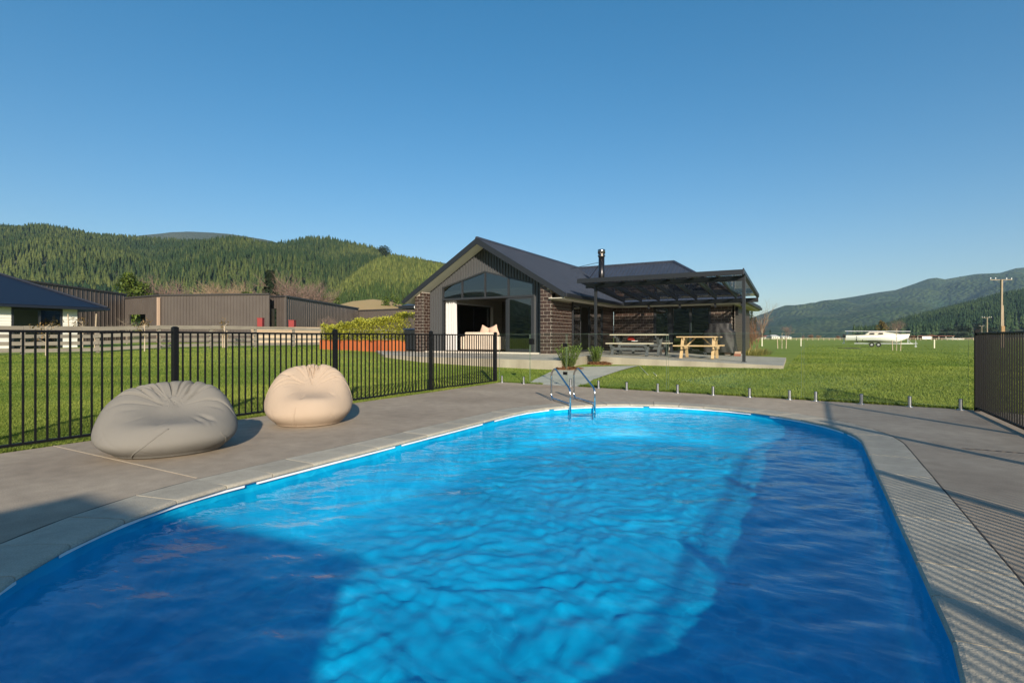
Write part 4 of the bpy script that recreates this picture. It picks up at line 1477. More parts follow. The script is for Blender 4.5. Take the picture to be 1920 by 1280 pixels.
part('body', MB().add([(-.25, -.28, .08), (.25, -.28, .08), (.25, .28, .08), (-.25, .28, .08), (-.30, -.34, .93), (.30, -.34, .93), (.30, .34, .93), (-.30, .34, .93)], [(0, 3, 2, 1), (4, 5, 6, 7), (0, 1, 5, 4), (1, 2, 6, 5), (2, 3, 7, 6), (3, 0, 4, 7)]), M_trim, bn, bevel=.02)
part('lid', MB().box(-.32, .32, -.38, .37, .935, 1.0), pmat('bin_lid', (.02, .035, .08), rough=.5), bn, bevel=.02)
part('wheel', MB().tube([(-.26, .27, .1), (.26, .27, .1)], .1, 14), M_black, bn)
# ================================================================ POOL SHED BEHIND THE CAMERA (its shadow falls across the near left corner)
sh = thing('pool_shed', 'low charcoal pump shed behind the camera, casting the shadow at the near pool end', 'shed', (.65, -2.9, 0))
sx0, sx1, sy0, sy1, shh = -.71, 1.8, -5.2, -2.9, 2.3
mb = MB().box(sx0 + .08, sx1 - .08, sy1 - .10, sy1 - .06, 0, shh - .1).box(sx0 + .08, sx0 + .12, sy0 + .06, sy1 - .101, 0, shh - .1).box(sx1 - .12, sx1 - .08, sy0 + .06, sy1 - .101, 0, shh - .1).box(sx0 + .121, sx1 - .121, sy0 + .06, sy0 + .10, 0, shh - .1)
part('wall', mb, M_clad, sh, True)
part('roof', MB().box(sx0, sx1, sy0, sy1, shh - .099, shh), M_roof, sh, True)
dr = part('door', MB().box(.2, 1.05, sy1 - .058, sy1 - .03, .03, 2.02), M_trim, sh, True)
part('handle', MB().box(.28, .31, sy1 - .028, sy1 - .005, .95, 1.12), M_steel, dr, True)

# ================================================================ TIMBER POST-AND-RAIL FENCE
M_rail = pmat('weathered_timber', (.30, .27, .22), (.22, .195, .16), 3, .95, .4, 40, rand=.10, stretch=(6, .4, 6))
TFX = -29.5
tf = thing('timber_fence', 'weathered four-rail timber farm fence across the left lawn', 'fence', (TFX, 9.6, .4))
ys = [1.35 + 2.74 * k for k in range(0, 13)]
for k, yv in enumerate(ys):
    zb = float(zg(TFX, yv))
    part('post', MB().box(TFX - .16, TFX - .04, yv - .065, yv + .065, zb - .2, zb + 1.20), M_rail, tf, True)
    if k:
        y0_ = ys[k - 1]
        za = float(zg(TFX, y0_))
        for h_ in (.17, .47, .79, 1.14):
            j = random.uniform(-.012, .012)
            part('rail', MB().bar((TFX - .02, y0_ + .004, za + h_ + j), (TFX - .02, yv - .004, zb + h_ + j + random.uniform(-.01, .01)), .035, .19 if h_ > 1 else .16), M_rail, tf, True)

# ================================================================ NEIGHBOURING HOUSE
M_wb = pmat('white_weatherboard', (.72, .72, .66), rough=.7)
M_nroof = pmat('navy_roof', (.010, .014, .026), rough=.40)
NX = -39.4
nh = thing('neighbour_house', 'white weatherboard house with a dark navy hip roof, far left', 'house', (NX, 10, .4))
def nyy(px): return atx(px, 633, NX).y
wz0, wz1 = .35, 2.95
def boards(y0_, y1_, rec=0.0):
    w = part('wall', MB().box(NX - .2 - rec, NX - .02 - rec, y0_, y1_, wz0, wz1), M_wb, nh, True)
    z = wz0
    while z < wz1 - .05:
        part('weatherboard', MB().add([(NX - .02 - rec, y0_, z), (NX - .02 - rec, y1_, z), (NX + .018 - rec, y1_, z), (NX + .018 - rec, y0_, z), (NX - .018 - rec, y0_, min(z + .17, wz1)), (NX - .018 - rec, y1_, min(z + .17, wz1))], [(0, 1, 2, 3), (3, 2, 5, 4), (0, 3, 4), (1, 5, 2), (0, 4, 5, 1)]), M_wb, w, True)
        z += .17
boards(-6.0, nyy(21))
boards(nyy(118), nyy(145))
ya, yb = nyy(21), nyy(118)
dw = part('sliding_door', MB().box(NX - .1, NX - .02, ya, ya + .12, wz0, wz1).box(NX - .1, NX - .02, yb - .12, yb, wz0, wz1).box(NX - .1, NX - .02, ya + .12, yb - .12, 2.72, wz1).box(NX - .1, NX - .02, nyy(73), nyy(73) + .10, wz0, 2.72), M_frame, nh, True)
part('pane', MB().box(NX - .07, NX - .06, nyy(73) + .1, yb - .12, wz0, 2.72), M_hglass, dw, True)
part('interior', MB().box(NX - 4, NX - 3.9, ya - 2, yb + 2, wz0, wz1).box(NX - 4, NX - .2, ya - .1, yb + .1, wz0 - .1, wz0), pmat('grey_green_room', (.30, .33, .29), rough=.9), nh, True)
part('interior_door', MB().box(NX - 3.89, NX - 3.8, nyy(21) - .4, nyy(35) , wz0, 2.4), M_dark, nh, True)
ex, ey, ez = NX + .62, nyy(145) + 1.35, 3.0
part('end_wall', MB().box(NX - 9, NX - .201, nyy(145) - .2, nyy(145) - .01, wz0, wz1), M_wb, nh, True)
rf = MB()
W2 = 5.2
pt = .50
rf.slab([(ex, -8, ez), (ex, ey, ez), (ex - W2, ey - W2, ez + W2 * pt), (ex - W2, -8, ez + W2 * pt)], .06)
rf.slab([(ex, ey, ez), (ex - 2 * W2, ey, ez), (ex - W2, ey - W2, ez + W2 * pt)], .06)
nr = part('roof', rf, M_nroof, nh, True)
part('hip_cap', MB().tube([(ex, ey, ez + .01), (ex - W2, ey - W2, ez + W2 * pt + .01)], .07, 6), M_nroof, nr, True)
part('gutter', MB().box(ex - .01, ex + .10, -8, ey + .1, ez - .17, ez - .03).box(ex - 2 * W2, ex - .011, ey - .01, ey + .10, ez - .17, ez - .03), M_nroof, nh, True)
part('soffit', MB().box(NX, ex - .01, -8, ey - .012, ez - .16, ez - .13), M_nroof, nh, True)

# ================================================================ BROWN FARM SHEDS
M_shed = pmat('brown_ribbed_steel', (.085, .070, .062), (.098, .082, .072), .6, .45)
M_shedtop = pmat('shed_flashing', (.045, .040, .038), rough=.5)
M_post = pmat('pale_timber_post', (.42, .30, .22), rough=.9)
def farm_shed(label, pts, ztop, depth, rib, door=None, post=None):
    P = [at_d(px, 633, d) for px, d in pts]
    t = thing('farm_shed', label, 'shed', (P[0].x, P[0].y, .2), 0, 'brown ribbed farm sheds')
    cen = sum((Vector((p.x, p.y, 0)) for p in P), Vector()) / len(P)
    back = cen.normalized() * depth
    zt = ztop if isinstance(ztop, (list, tuple)) else [ztop] * len(P)
    for k in range(len(P) - 1):
        a, b = P[k].copy(), P[k + 1].copy()
        u = Vector((b.x - a.x, b.y - a.y, 0))
        L = u.length
        u.normalize()
        nrm = Vector((u.y, -u.x, 0))
        if nrm.dot(Vector((a.x, a.y, 0))) > 0: nrm = -nrm
        segs = [(0, L, .0)]
        if door and door[0] == k:
            s0, s1, dz = L * door[1], L * door[2], door[3]
            segs = [(0, s0, .0), (s0, s1, dz), (s1, L, .0)]
        zf = lambda s: zt[k] + (zt[k + 1] - zt[k]) * s / L
        mb, rb = MB(), MB()
        for s0, s1, zb in segs:
            q = [a + u * s0, a + u * s1]
            if s1 - s0 < .01: continue
            mb.add([(q[0].x, q[0].y, zb), (q[1].x, q[1].y, zb), (q[1].x, q[1].y, zf(s1)), (q[0].x, q[0].y, zf(s0)), (q[0].x - nrm.x * .1, q[0].y - nrm.y * .1, zb), (q[1].x - nrm.x * .1, q[1].y - nrm.y * .1, zb), (q[1].x - nrm.x * .1, q[1].y - nrm.y * .1, zf(s1)), (q[0].x - nrm.x * .1, q[0].y - nrm.y * .1, zf(s0))],
                   [(0, 1, 2, 3), (7, 6, 5, 4), (0, 4, 5, 1), (1, 5, 6, 2), (2, 6, 7, 3), (3, 7, 4, 0)])
            s = s0 + rib * .5
            while s < s1:
                c = a + u * s + nrm * .02
                rb.bar((c.x, c.y, zb), (c.x, c.y, zf(s) - .05), .07, .07, tuple(nrm))
                s += rib
        w = part('wall', mb, M_shed, t, True)
        tag(part('cladding_ribs', rb, M_shed, w, True), kind='stuff')
        part('flashing', MB().bar((a.x, a.y, zt[k]), (b.x, b.y, zt[k + 1]), .3, .18), M_shedtop, t, True)
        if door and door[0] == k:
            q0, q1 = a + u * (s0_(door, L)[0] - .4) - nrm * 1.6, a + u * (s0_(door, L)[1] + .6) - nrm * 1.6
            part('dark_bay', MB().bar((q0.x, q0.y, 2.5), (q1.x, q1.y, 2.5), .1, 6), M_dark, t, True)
    rl = [(p.x, p.y, z - .05) for p, z in zip(P, zt)]
    bk = [(p.x + back.x, p.y + back.y, z + .5) for p, z in zip(P, zt)]
    rm = MB()
    for k in range(len(P) - 1):
        rm.add([rl[k], rl[k + 1], bk[k + 1], bk[k]], [(0, 1, 2, 3)])
    part('roof', rm, M_shedtop, t, True)
    ends = MB()
    for k in (0, len(P) - 1):
        ends.add([(rl[k][0], rl[k][1], 0), rl[k], bk[k], (bk[k][0], bk[k][1], 0)], [(0, 1, 2, 3)])
    part('end_wall', ends, M_shed, t, True)
    if post is not None:
        p = P[post]
        part('corner_post', MB().box(p.x - .05, p.x + .25, p.y - .35, p.y - .1, 0, zt[post] - .3), M_post, t, True)
    return t
def s0_(door, L): return (L * door[1], L * door[2])
farm_shed('tall brown ribbed shed rising behind the white house', [(20, 57), (237, 72)], [7.45, 6.95], 12, .62)
farm_shed('wide flat-topped brown shed with a dark open bay at its left end', [(234, 67.7), (300, 63.6), (505, 62)], [6.15, 6.2, 6.2], 10, .40, (0, .12, .60, 4.0), 1)
farm_shed('brown shed with a narrow dark doorway, receding toward the hedge', [(505, 64.5), (535, 62.6), (672, 88)], [6.1, 6.0, 5.95], 10, .55, (0, .10, .45, 4.6))
farm_shed('low brown shed farthest right, behind the yellow-green hedge', [(672, 85), (800, 79)], [5.45, 5.5], 8, .6)
M_redm = pmat('red_paint', (.24, .022, .02), rough=.6)
def crate(name, label, px, py0_, py1_, d, w, cat):
    a = at_d(px, py1_, d)
    zb = float(zg(a.x, a.y))
    zt = at_d(px, py0_, d).z
    t = thing(name, label, cat, (a.x, a.y, zb), TH)
    part('body', MB().box(-w / 2, w / 2, -w / 2, w / 2, 0, zt - zb), M_redm, t, bevel=.03)
    part('lid', MB().box(-w / 2 - .03, w / 2 + .03, -w / 2 - .03, w / 2 + .03, zt - zb, zt - zb + .06), M_redm, t)
crate('red_tank', 'narrow tall red tank beside the wide brown shed', 489, 597, 625, 57, .55, 'tank')
crate('red_box', 'square red box against the receding brown shed', 548, 601, 625, 60, .62, 'box')
M_tpile = pmat('sawn_timber', (.55, .42, .29), rough=.9)
a, b = at_d(474, 633, 54.5), at_d(606, 633, 60)
o = link('timber_stack', MB().bar((a.x, a.y, 2.05), (b.x, b.y, 2.05), 1.0, .42).bar((a.x, a.y, 1.2), (b.x, b.y, 1.2), .8, 1.2).mesh('timber_stack'), M_tpile)
tag(o, 'long low stack of pale sawn timber in front of the receding shed', 'timber')

# ================================================================ TREES
def branches(mb, p, d, L, r, depth, rng, spread=.55, nseg=3, kids=(2, 4), tips=None, up=.15):
    pts = [p.copy()]
    rs = [r]
    q = p.copy()
    dd = d.copy()
    for k in range(nseg):
        dd = (dd + Vector((rng.normal() * .12, rng.normal() * .12, rng.normal() * .08 + up * .3))).normalized()
        q = q + dd * (L / nseg)
        pts.append(q.copy())
        rs.append(r * (1 - .6 * (k + 1) / nseg))
    mb.tube(pts, rs, 5 if depth > 1 else 3, caps=False)
    if tips is not None:
        tips.append((q.copy(), dd.copy()))
    if depth <= 0:
        return
    for k in range(rng.integers(*kids)):
        f = rng.uniform(.35, 1.0)
        i = min(int(f * nseg), nseg - 1)
        b = pts[i].lerp(pts[i + 1], f * nseg - i)
        ax = Vector((rng.normal(), rng.normal(), rng.normal() * .6 + up)).normalized()
        nd = (dd + ax * spread * 1.6).normalized()
        branches(mb, b, nd, L * rng.uniform(.55, .8), r * .5, depth - 1, rng, spread, nseg, kids, tips, up)
M_bk = pmat('grey_bark', (.20, .16, .12), (.28, .23, .17), 8, .9)
M_pinkbark = pmat('pinkish_twigs', (.17, .115, .095), (.22, .15, .12), 3, .9)
M_tanbark = pmat('straw_twigs', (.30, .215, .14), (.24, .17, .11), 3, .9)
def bare_tree(name, label, base, hgt, r, depth, mat, seed, spread=.55, kids=(3, 5), stems=1, group=None, cat='tree'):
    rng = np.random.default_rng(seed)
    t = thing(name, label, cat, base, 0, group)
    tr, cr = MB(), MB()
    for s in range(stems):
        lean = Vector((rng.normal() * .12 * (stems > 1), rng.normal() * .12 * (stems > 1), 1)).normalized()
        top = lean * hgt * .35
        tr.tube([Vector((0, 0, -.1)), top * .5, top], [r, r * .85, r * .7], 7)
        for k in range(rng.integers(4, 6)):
            a = rng.uniform(0, 6.28)
            branches(cr, top * rng.uniform(.7, 1.0), Vector((math.cos(a) * spread, math.sin(a) * spread, .8)).normalized(), hgt * .36, r * .55, depth, rng, spread, 3, kids)
    part('trunk', tr, mat, t)
    tag(part('crown', cr, mat, t), kind='stuff')
    return t
def onground(px, py=None, d=None):
    if d is None:
        return gpx(px, py, 0)
    p = at_d(px, 633, d)
    p.z = float(zg(p.x, p.y))
    return p
bare_tree('bare_tree', 'small leafless tree with arching twigs before the dark shed bay', onground(238, d=46), 2.55, .055, 3, M_bk, 31, .9, (3, 5))
bare_tree('bare_tree', 'small leafless tree in front of the wide brown shed face', onground(394, d=46), 1.95, .045, 3, M_bk, 32, .8, (3, 5))
bare_tree('bare_tree', 'pinkish leafless shrub tree in front of the receding shed', onground(612, d=56), 2.9, .05, 3, M_pinkbark, 33, .5, (3, 5), 3)
bare_tree('bare_tree', 'large bare pinkish tree behind the sheds, right of the dark conifer', onground(553, d=104), 13.2, .42, 4, M_pinkbark, 34, .55, (3, 5), 2)
bare_tree('bare_tree', 'second bare pinkish tree behind the receding shed', onground(583, d=108), 11.8, .36, 4, M_pinkbark, 35, .55, (3, 5), 2)
bare_tree('bare_tree', 'low pale bare thicket behind the wide shed, left of centre', onground(316, d=106), 12.6, .45, 4, M_pinkbark, 36, .7, (3, 5), 3)
for k, px in enumerate((400, 420, 442)):
    bare_tree('bare_thicket', ['straw-coloured bare thicket above the wide shed, leftmost of three', 'straw-coloured bare thicket above the wide shed, middle of three', 'straw-coloured bare thicket above the wide shed, rightmost of three'][k], onground(px, d=105 + 2 * k), 12.0, .38, 4, M_tanbark, 37 + k, .75, (3, 5), 3, 'straw thickets')
M_leafg = pmat('green_crown', (.06, .10, .014), (.17, .23, .03), rough=.6, attr='tint', transl=.2)
M_conif = pmat('conifer_needles', (.012, .028, .010), (.035, .060, .018), rough=.8, attr='tint')
M_trunk = pmat('dark_bark', (.07, .055, .04), rough=.95)
def leafy_tree(name, label, base, hgt, rad, nclump, nleaf, lsz, mat, seed, squash=1.0, low=.25, cat='tree', group=None):
    rng = np.random.default_rng(seed)
    t = thing(name, label, cat, base, 0, group)
    tr = MB().tube([(0, 0, -.2), (.02 * hgt, 0, hgt * .3), (0, .01 * hgt, hgt * .7)], [hgt * .035, hgt * .026, hgt * .01], 7)
    cen = []
    for k in range(nclump):
        a, z = rng.uniform(0, 6.28), rng.uniform(low, 1)
        w = math.sin(math.pi * min(1, (z - low) / (1 - low) * .88 + .12)) ** .6
        rr = rad * w * rng.uniform(.35, .9)
        cen.append((math.cos(a) * rr, math.sin(a) * rr * squash, hgt * z * .93))
        tr.tube([(0, 0, hgt * (.15 + .5 * z)), cen[-1]], [hgt * .010, hgt * .003], 4, False)
    part('trunk', tr, M_trunk, t)
    cen = np.array(cen)
    tint = rng.random(nclump)
    idx = rng.integers(0, nclump, nleaf)
    v = rng.normal(size=(nleaf, 3))
    v /= np.linalg.norm(v, axis=1, keepdims=True)
    cr = rad * .34 * (1 - .4 * (cen[idx, 2] / hgt)) * rng.uniform(.7, 1.15, nleaf)
    B = cen[idx] + v * cr[:, None] * np.array([[1, 1, .8]])
    D = v + rng.normal(size=(nleaf, 3)) * .6
    D /= np.linalg.norm(D, axis=1, keepdims=True)
    V, Fq, T = leaf_arrays(B, D, lsz * rng.uniform(.7, 1.3, nleaf), lsz * .55 * rng.uniform(.7, 1.3, nleaf), np.clip(.25 + .45 * tint[idx] + .2 * rng.normal(size=nleaf), 0, 1))
    tag(link('crown', np_mesh('crown', V, Fq, T), mat, t), kind='stuff')
    return t
leafy_tree('round_tree', 'bright green round-headed tree behind the gap between the left sheds', onground(243, d=100), 12.6, 4.6, 40, 4200, .62, M_leafg, 51)
leafy_tree('round_tree', 'small grey-green tree above the wide shed, left of the dark conifer', onground(464, d=102), 10.0, 2.6, 20, 1500, .5, M_leafg, 52)
def conifer(name, label, base, hgt, rad, n, seed, mat=None):
    rng = np.random.default_rng(seed)
    t = thing(name, label, 'tree', base)
    part('trunk', MB().tube([(0, 0, -.2), (0, 0, hgt * .95)], [hgt * .022, hgt * .004], 7), M_trunk, t)
    f = rng.random(n) ** .75
    a = rng.uniform(0, 6.28, n)
    tier = .5 + .5 * np.sin(f * 70 + 2 * np.sin(a * 2))
    rr = rad * (1 - f) ** .9 * (.45 + .55 * tier) * rng.uniform(.5, 1.05, n)
    B = np.stack([rr * .75 * np.cos(a), rr * .75 * np.sin(a), hgt * (.08 + .92 * f)], 1)
    el = rng.uniform(-.45, .15, n)
    D = np.stack([np.cos(a) * np.cos(el), np.sin(a) * np.cos(el), np.sin(el)], 1)
    V, Fq, T = leaf_arrays(B, D, hgt * .06 * rng.uniform(.6, 1.2, n), hgt * .022 * rng.uniform(.7, 1.3, n), np.clip(.4 + .25 * rng.normal(size=n), 0, 1))
    tag(link('crown', np_mesh('crown', V, Fq, T), mat or M_conif, t), kind='stuff')
    return t
conifer('conifer', 'dark pointed conifer standing behind the wide brown shed', onground(507, d=101), 13.4, 4.0, 5200, 61)
for k, (px, d, h_) in enumerate(((1402, 120, 7.6), (1409, 128, 7.4), (1416, 135, 6.4), (1431, 170, 5.2), (1444, 190, 3.9))):
    conifer('conifer', ['conifer touching the right pergola post, first of a row', 'conifer second from the pergola post', 'conifer third from the pergola post', 'conifer fourth from the pergola post, shorter', 'smallest and last conifer of the row right of the pergola'][k], onground(px, d=d), h_, 1.6, 900, 70 + k)['group'] = 'conifers beyond the pergola'
# young magnolias along the left lawn
M_mag = pmat('bronze_leaf', (.10, .085, .02), (.30, .17, .05), rough=.45, attr='tint', transl=.2)
M_palebark = pmat('pale_bark', (.46, .38, .28), rough=.9)
M_stake = pmat('timber_stake', (.50, .40, .28), (.42, .33, .23), 9, rough=.9)
def young_tree(name, label, base, hgt, seed, nl=150, stakes=(), rad=.32, leaf=.10, mat=None, group=None):
    rng = np.random.default_rng(seed)
    t = thing(name, label, 'young tree', base, 0, group)
    tr, tips = MB(), []
    tr.tube([(0, 0, -.05), (.01, .01, hgt * .5), (0, 0, hgt * .9)], [.028, .02, .012], 6)
    for k in range(9):
        a, z = rng.uniform(0, 6.28), rng.uniform(.35, .9) * hgt
        e = Vector((math.cos(a) * rad * rng.uniform(.5, 1), math.sin(a) * rad * rng.uniform(.5, 1), z + rng.uniform(.1, .25)))
        tr.tube([(0, 0, z), Vector((0, 0, z)).lerp(e, .5) + Vector((0, 0, .02)), e], [.012, .009, .005], 4, False)
        tips.append(e)
    tips.append(Vector((0, 0, hgt * .95)))
    part('trunk', tr, M_palebark, t)
    if nl:
        idx = rng.integers(0, len(tips), nl)
        B = np.array([tips[i] for i in idx]) + rng.normal(size=(nl, 3)) * .07
        D = rng.normal(size=(nl, 3)) + np.array([[0, 0, .5]])
        D /= np.linalg.norm(D, axis=1, keepdims=True)
        V, Fq, T = leaf_arrays(B, D, leaf * rng.uniform(.7, 1.3, nl), leaf * .5 * rng.uniform(.7, 1.2, nl), rng.random(nl))
        link('crown', np_mesh('crown', V, Fq, T), mat or M_mag, t)
    for (sx_, sy_, sh_) in stakes:
        part('stake', MB().bar((sx_, sy_, -.1), (sx_ * 1.15, sy_ * 1.15, sh_), .045, .045), M_stake, t)
    return t
young_tree('young_magnolia', 'staked young magnolia with bronze leaves, leftmost on the lawn', onground(86, d=21.3), 1.30, 81, 190, (), .5, group='young magnolias')
young_tree('young_magnolia', 'young magnolia with bronze leaves in front of the dark shed bay', onground(271, d=25.5), 1.50, 82, 170, (), .32, group='young magnolias')
young_tree('young_magnolia', 'young magnolia between two stakes, farthest right of the three', onground(421, d=29), 1.42, 83, 150, ((-.16, 0, .8), (.12, .05, .95)), .3, group='young magnolias')
young_tree('brown_shrub', 'brown-leaved shrub with two tall stakes beside the white house', onground(155, d=31.5), 1.75, 84, 190, ((-.85, -.3, 2.0), (.85, .25, 2.0)), .55)
# staked saplings out on the right field
def sapling(label, px, d, hgt, seed, st=.85, w=.32):
    b = onground(px, d=d)
    young_tree('staked_sapling', label, b, hgt, seed, 0, tuple((s * w * C, s * w * S, st) for s in (-1, 1)), .22, group='staked saplings on the right field')
sapling('bare sapling between two white stakes in front of the boat', 1681, 44, 2.0, 91)
sapling('bare sapling between two white stakes, nearest the pergola', 1466, 42, 1.25, 92)
for k, (px, d, lb) in enumerate(((1752, 58, 'lone white marker post right of the boat'), (1502, 62, 'lone white marker post between the pergola and the boat'), (1429, 58, 'lone white marker post just right of the pergola'))):
    b = onground(px, d=d)
    o = link('marker_post', MB().box(-.05, .05, -.05, .05, -.1, .95).mesh('marker_post'), M_cane)
    o.location = b
    tag(o, lb, 'post', 'marker posts on the right field')
# tussocks, reddish shrub and weeping bare tree at the corner of the slab
def tussock(label, base, hgt, n, mat, seed, rad=.25):
    rng = np.random.default_rng(seed)
    a = rng.uniform(0, 6.28, n)
    el = rng.uniform(.7, 1.45, n)
    rr = rad * rng.random(n) ** .5
    B = np.stack([base.x + rr * np.cos(a), base.y + rr * np.sin(a), np.full(n, base.z - .02)], 1)
    D = np.stack([np.cos(a) * np.cos(el), np.sin(a) * np.cos(el), np.sin(el)], 1)
    V, Fq, T = leaf_arrays(B, D, hgt * rng.uniform(.6, 1.2, n), np.full(n, .018), rng.random(n), .25)
    o = link('tussock', np_mesh('tussock', V, Fq, T), mat)
    tag(o, label, 'tussock', 'tussocks at the slab corner')
M_tus = pmat('tussock_grass', (.10, .13, .03), (.34, .27, .09), rough=.7, attr='tint', transl=.2)
for k, (px, d, lb) in enumerate(((1404, 24.5, 'dry grass tussock closest to the right pergola post'), (1416, 25.5, 'dry grass tussock in the middle of the slab-corner bed'), (1427, 26.5, 'dry grass tussock farthest right in the slab-corner bed'), (1410, 28.5, 'dry grass tussock at the back of the slab-corner bed'))):
    tussock(lb, onground(px, d=d), .5, 260, M_tus, 101 + k, .45)
M_redtw = pmat('russet_twigs', (.17, .085, .05), (.24, .13, .075), 4, .9)
bare_tree('russet_shrub', 'russet bare shrub just right of the pergola', onground(1408, d=32), 1.5, .022, 3, M_redtw, 111, .5, (3, 5), 5, cat='shrub')
bare_tree('weeping_tree', 'slender straw-brown weeping tree right of the pergola', onground(1420, d=30), 2.2, .022, 3, M_redtw, 112, .35, (3, 5), 2)
bare_tree('bare_tree', 'tall thin leafless tree beyond the pergola corner', onground(1429, d=60), 5.0, .07, 3, M_bk, 113, .35, (2, 4))
bare_tree('bare_tree', 'faint bare tree behind the nearest staked sapling', onground(1474, d=150), 5.0, .08, 3, M_pinkbark, 114, .6, (3, 5), 2)
leafy_tree('round_tree', 'yellow-brown tree standing behind the boat cabin', onground(1651, d=190), 7.2, 2.6, 16, 900, .6, pmat('olive_gold_leaf', (.09, .08, .02), (.20, .15, .04), rough=.6, attr='tint'), 53)
bare_tree('bare_tree', 'bare tree behind the bow of the boat', onground(1676, d=170), 7.2, .1, 4, M_pinkbark, 115, .6, (3, 5), 2)

# ================================================================ YACHT ON TRAILER
bp0 = onground(1643, d=64)
BRZ = TH - math.atan(.683)
yt = thing('sailing_boat', 'white trailer sailer with its mast lowered, parked on the right field', 'boat', bp0, BRZ)
M_gel = pmat('white_gelcoat', (.82, .82, .81), rough=.4)
M_cream = pmat('cream_deck', (.66, .58, .46), rough=.5)
M_tyre = pmat('rubber', (.02, .02, .02), rough=.9)
Lb = 6.1
st_, vs, fs = 22, [], []
for i in range(st_ + 1):
    f = i / st_
    x = -Lb / 2 + Lb * f
    bw = 1.18 * (min(1, .80 + f * .9) if f < .25 else 1.0) * (1 - max(0, (f - .45) / .55) ** 2.1) + .02
    sheer = 1.42 + .14 * f ** 2
    keel = .56 + .02 * (1 - f) + .55 * max(0, (f - .82) / .18) ** 1.6
    x2 = x + (.35 * (1 - 0) if False else 0)
    for j in range(9):
        g_ = j / 8 * 2 - 1
        ww = abs(g_)
        zz = keel + (sheer - keel) * (ww ** 1.5 if ww > .6 else .4647 * (ww / .6) ** 2.2)
        yy = math.copysign(bw * min(1, (ww / .62) ** .7), g_)
        xx = x - (.0 if f < .9 else 0) + .30 * max(0, f - .75) / .25 * (zz - .9)
        vs.append((xx, yy, zz))
for i in range(st_):
    for j in range(8):
        fs.append((i * 9 + j, (i + 1) * 9 + j, (i + 1) * 9 + j + 1, i * 9 + j + 1))
fs.append(tuple(range(9)))
fs.append(tuple(st_ * 9 + j for j in range(8, -1, -1)))
for i in range(st_):
    fs.append((i * 9, i * 9 + 8, (i + 1) * 9 + 8, (i + 1) * 9))
part('hull', MB().add(vs, fs), M_gel, yt, sm=False)
part('rubbing_strip', MB().tube([(vs[i * 9][0], vs[i * 9][1] - .01, vs[i * 9][2]) for i in range(st_ + 1)], .025, 5), M_cream, yt)
cab = MB()
sec = [(-1.25, 1.44, .82), (-.75, 1.82, .80), (.7, 1.84, .74), (1.4, 1.70, .60), (2.3, 1.54, .35)]
cv = []
for x, z, w in sec:
    cv += [(x, -w - .12, 1.24), (x, -w, z - .04), (x, -w * .5, z + .02), (x, w * .5, z + .02), (x, w, z - .04), (x, w + .12, 1.24)]
cf = [(i * 6 + j, i * 6 + j + 1, (i + 1) * 6 + j + 1, (i + 1) * 6 + j) for i in range(4) for j in range(5)] + [tuple(range(6)), tuple(24 + j for j in range(5, -1, -1))]
part('cabin', cab.add(cv, cf), M_cream, yt)
for x0_, x1_ in ((-.70, -.15), (.18, .70)):
    part('cabin_window', MB().add([(x0_, -.93, 1.52), (x1_, -.92, 1.52), (x1_ - .06, -.86, 1.68), (x0_ + .10, -.87, 1.68)], [(0, 1, 2, 3)]), M_dark, yt)
part('mast', MB().tube([(-3.2, 0, 1.93), (3.3, 0, 1.86)], .028, 8), M_gel, yt)
part('mast_crutch', MB().bar((-2.95, -.3, 1.35), (-2.95, 0, 1.9), .05, .05).bar((-2.95, .3, 1.35), (-2.95, 0, 1.9), .05, .05), M_steel, yt)
part('stern_rail', MB().tube([(-2.9, -.8, 1.26), (-2.9, -.8, 1.6), (-2.2, -.95, 1.6), (-2.2, -.95, 1.26)], .02, 5), M_steel, yt)
ob = part('outboard_motor', MB().box(-3.42, -3.15, -.55, -.25, 1.15, 1.55), M_dark, yt, bevel=.05)
part('motor_leg', MB().box(-3.33, -3.22, -.45, -.35, .45, 1.15).box(-3.45, -3.2, -.47, -.33, .40, .5), M_zinc, ob)
for x in (-1.95, -1.35):
    part('strap', MB().add([(x - .03, -1.20, 1.28), (x + .03, -1.20, 1.28), (x + .03, -1.0, .70), (x - .03, -1.0, .70)], [(0, 1, 2, 3)]), M_dark, yt)
tl = thing('boat_trailer', 'galvanised trailer carrying the white boat', 'trailer', bp0, BRZ)
M_galv = pmat('galvanised_steel', (.55, .56, .56), rough=.45, metal=.6)
part('frame', MB().box(-2.2, 2.2, -.85, -.75, .38, .50).box(-2.2, 2.2, .75, .85, .38, .50).box(-2.2, -2.1, -.75, .75, .38, .5).box(2.1, 2.2, -.75, .75, .38, .5).bar((2.2, -.8, .44), (3.5, 0, .44), .1, .1).bar((2.2, .8, .44), (3.5, 0, .44), .1, .1).box(3.4, 3.95, -.05, .05, .39, .49), M_galv, tl)
part('bow_post', MB().bar((3.05, 0, .44), (3.05, 0, 1.05), .09, .09).bar((3.4, 0, .44), (3.05, 0, .9), .05, .05), M_galv, tl)
part('jockey_wheel', MB().box(3.75, 3.82, -.03, .03, .08, .75).tube([(3.785, -.05, .12), (3.785, .05, .12)], .11, 12), M_galv, tl)
for x in (-.45, .22):
    for y_ in (-.98, .98):
        w = part('wheel', MB().tube([(x, y_ - .09, .30), (x, y_ + .09, .30)],   .27, 20), M_tyre, tl)
        part('rim', MB().tube([(x, y_ - .1, .30), (x, y_ + .1, .30)], .12, 14), M_galv, w)
part('mudguard', MB().box(-.85, .62, -1.1, -.86, .62, .66).box(-.85, .62, .86, 1.1, .62, .66), M_dark, tl)
for x in (-1.9, 1.6):
    part('cradle', MB().box(x - .06, x + .06, -.8, .8, .50, .64), M_dark, tl)
dp = onground(1592, d=46)
o = link('drain_cover', MB().box(-.7, .7, -.5, .5, 0, .06).mesh('drain_cover'), M_dark)
o.location = dp
o.rotation_euler = (0, 0, TH)
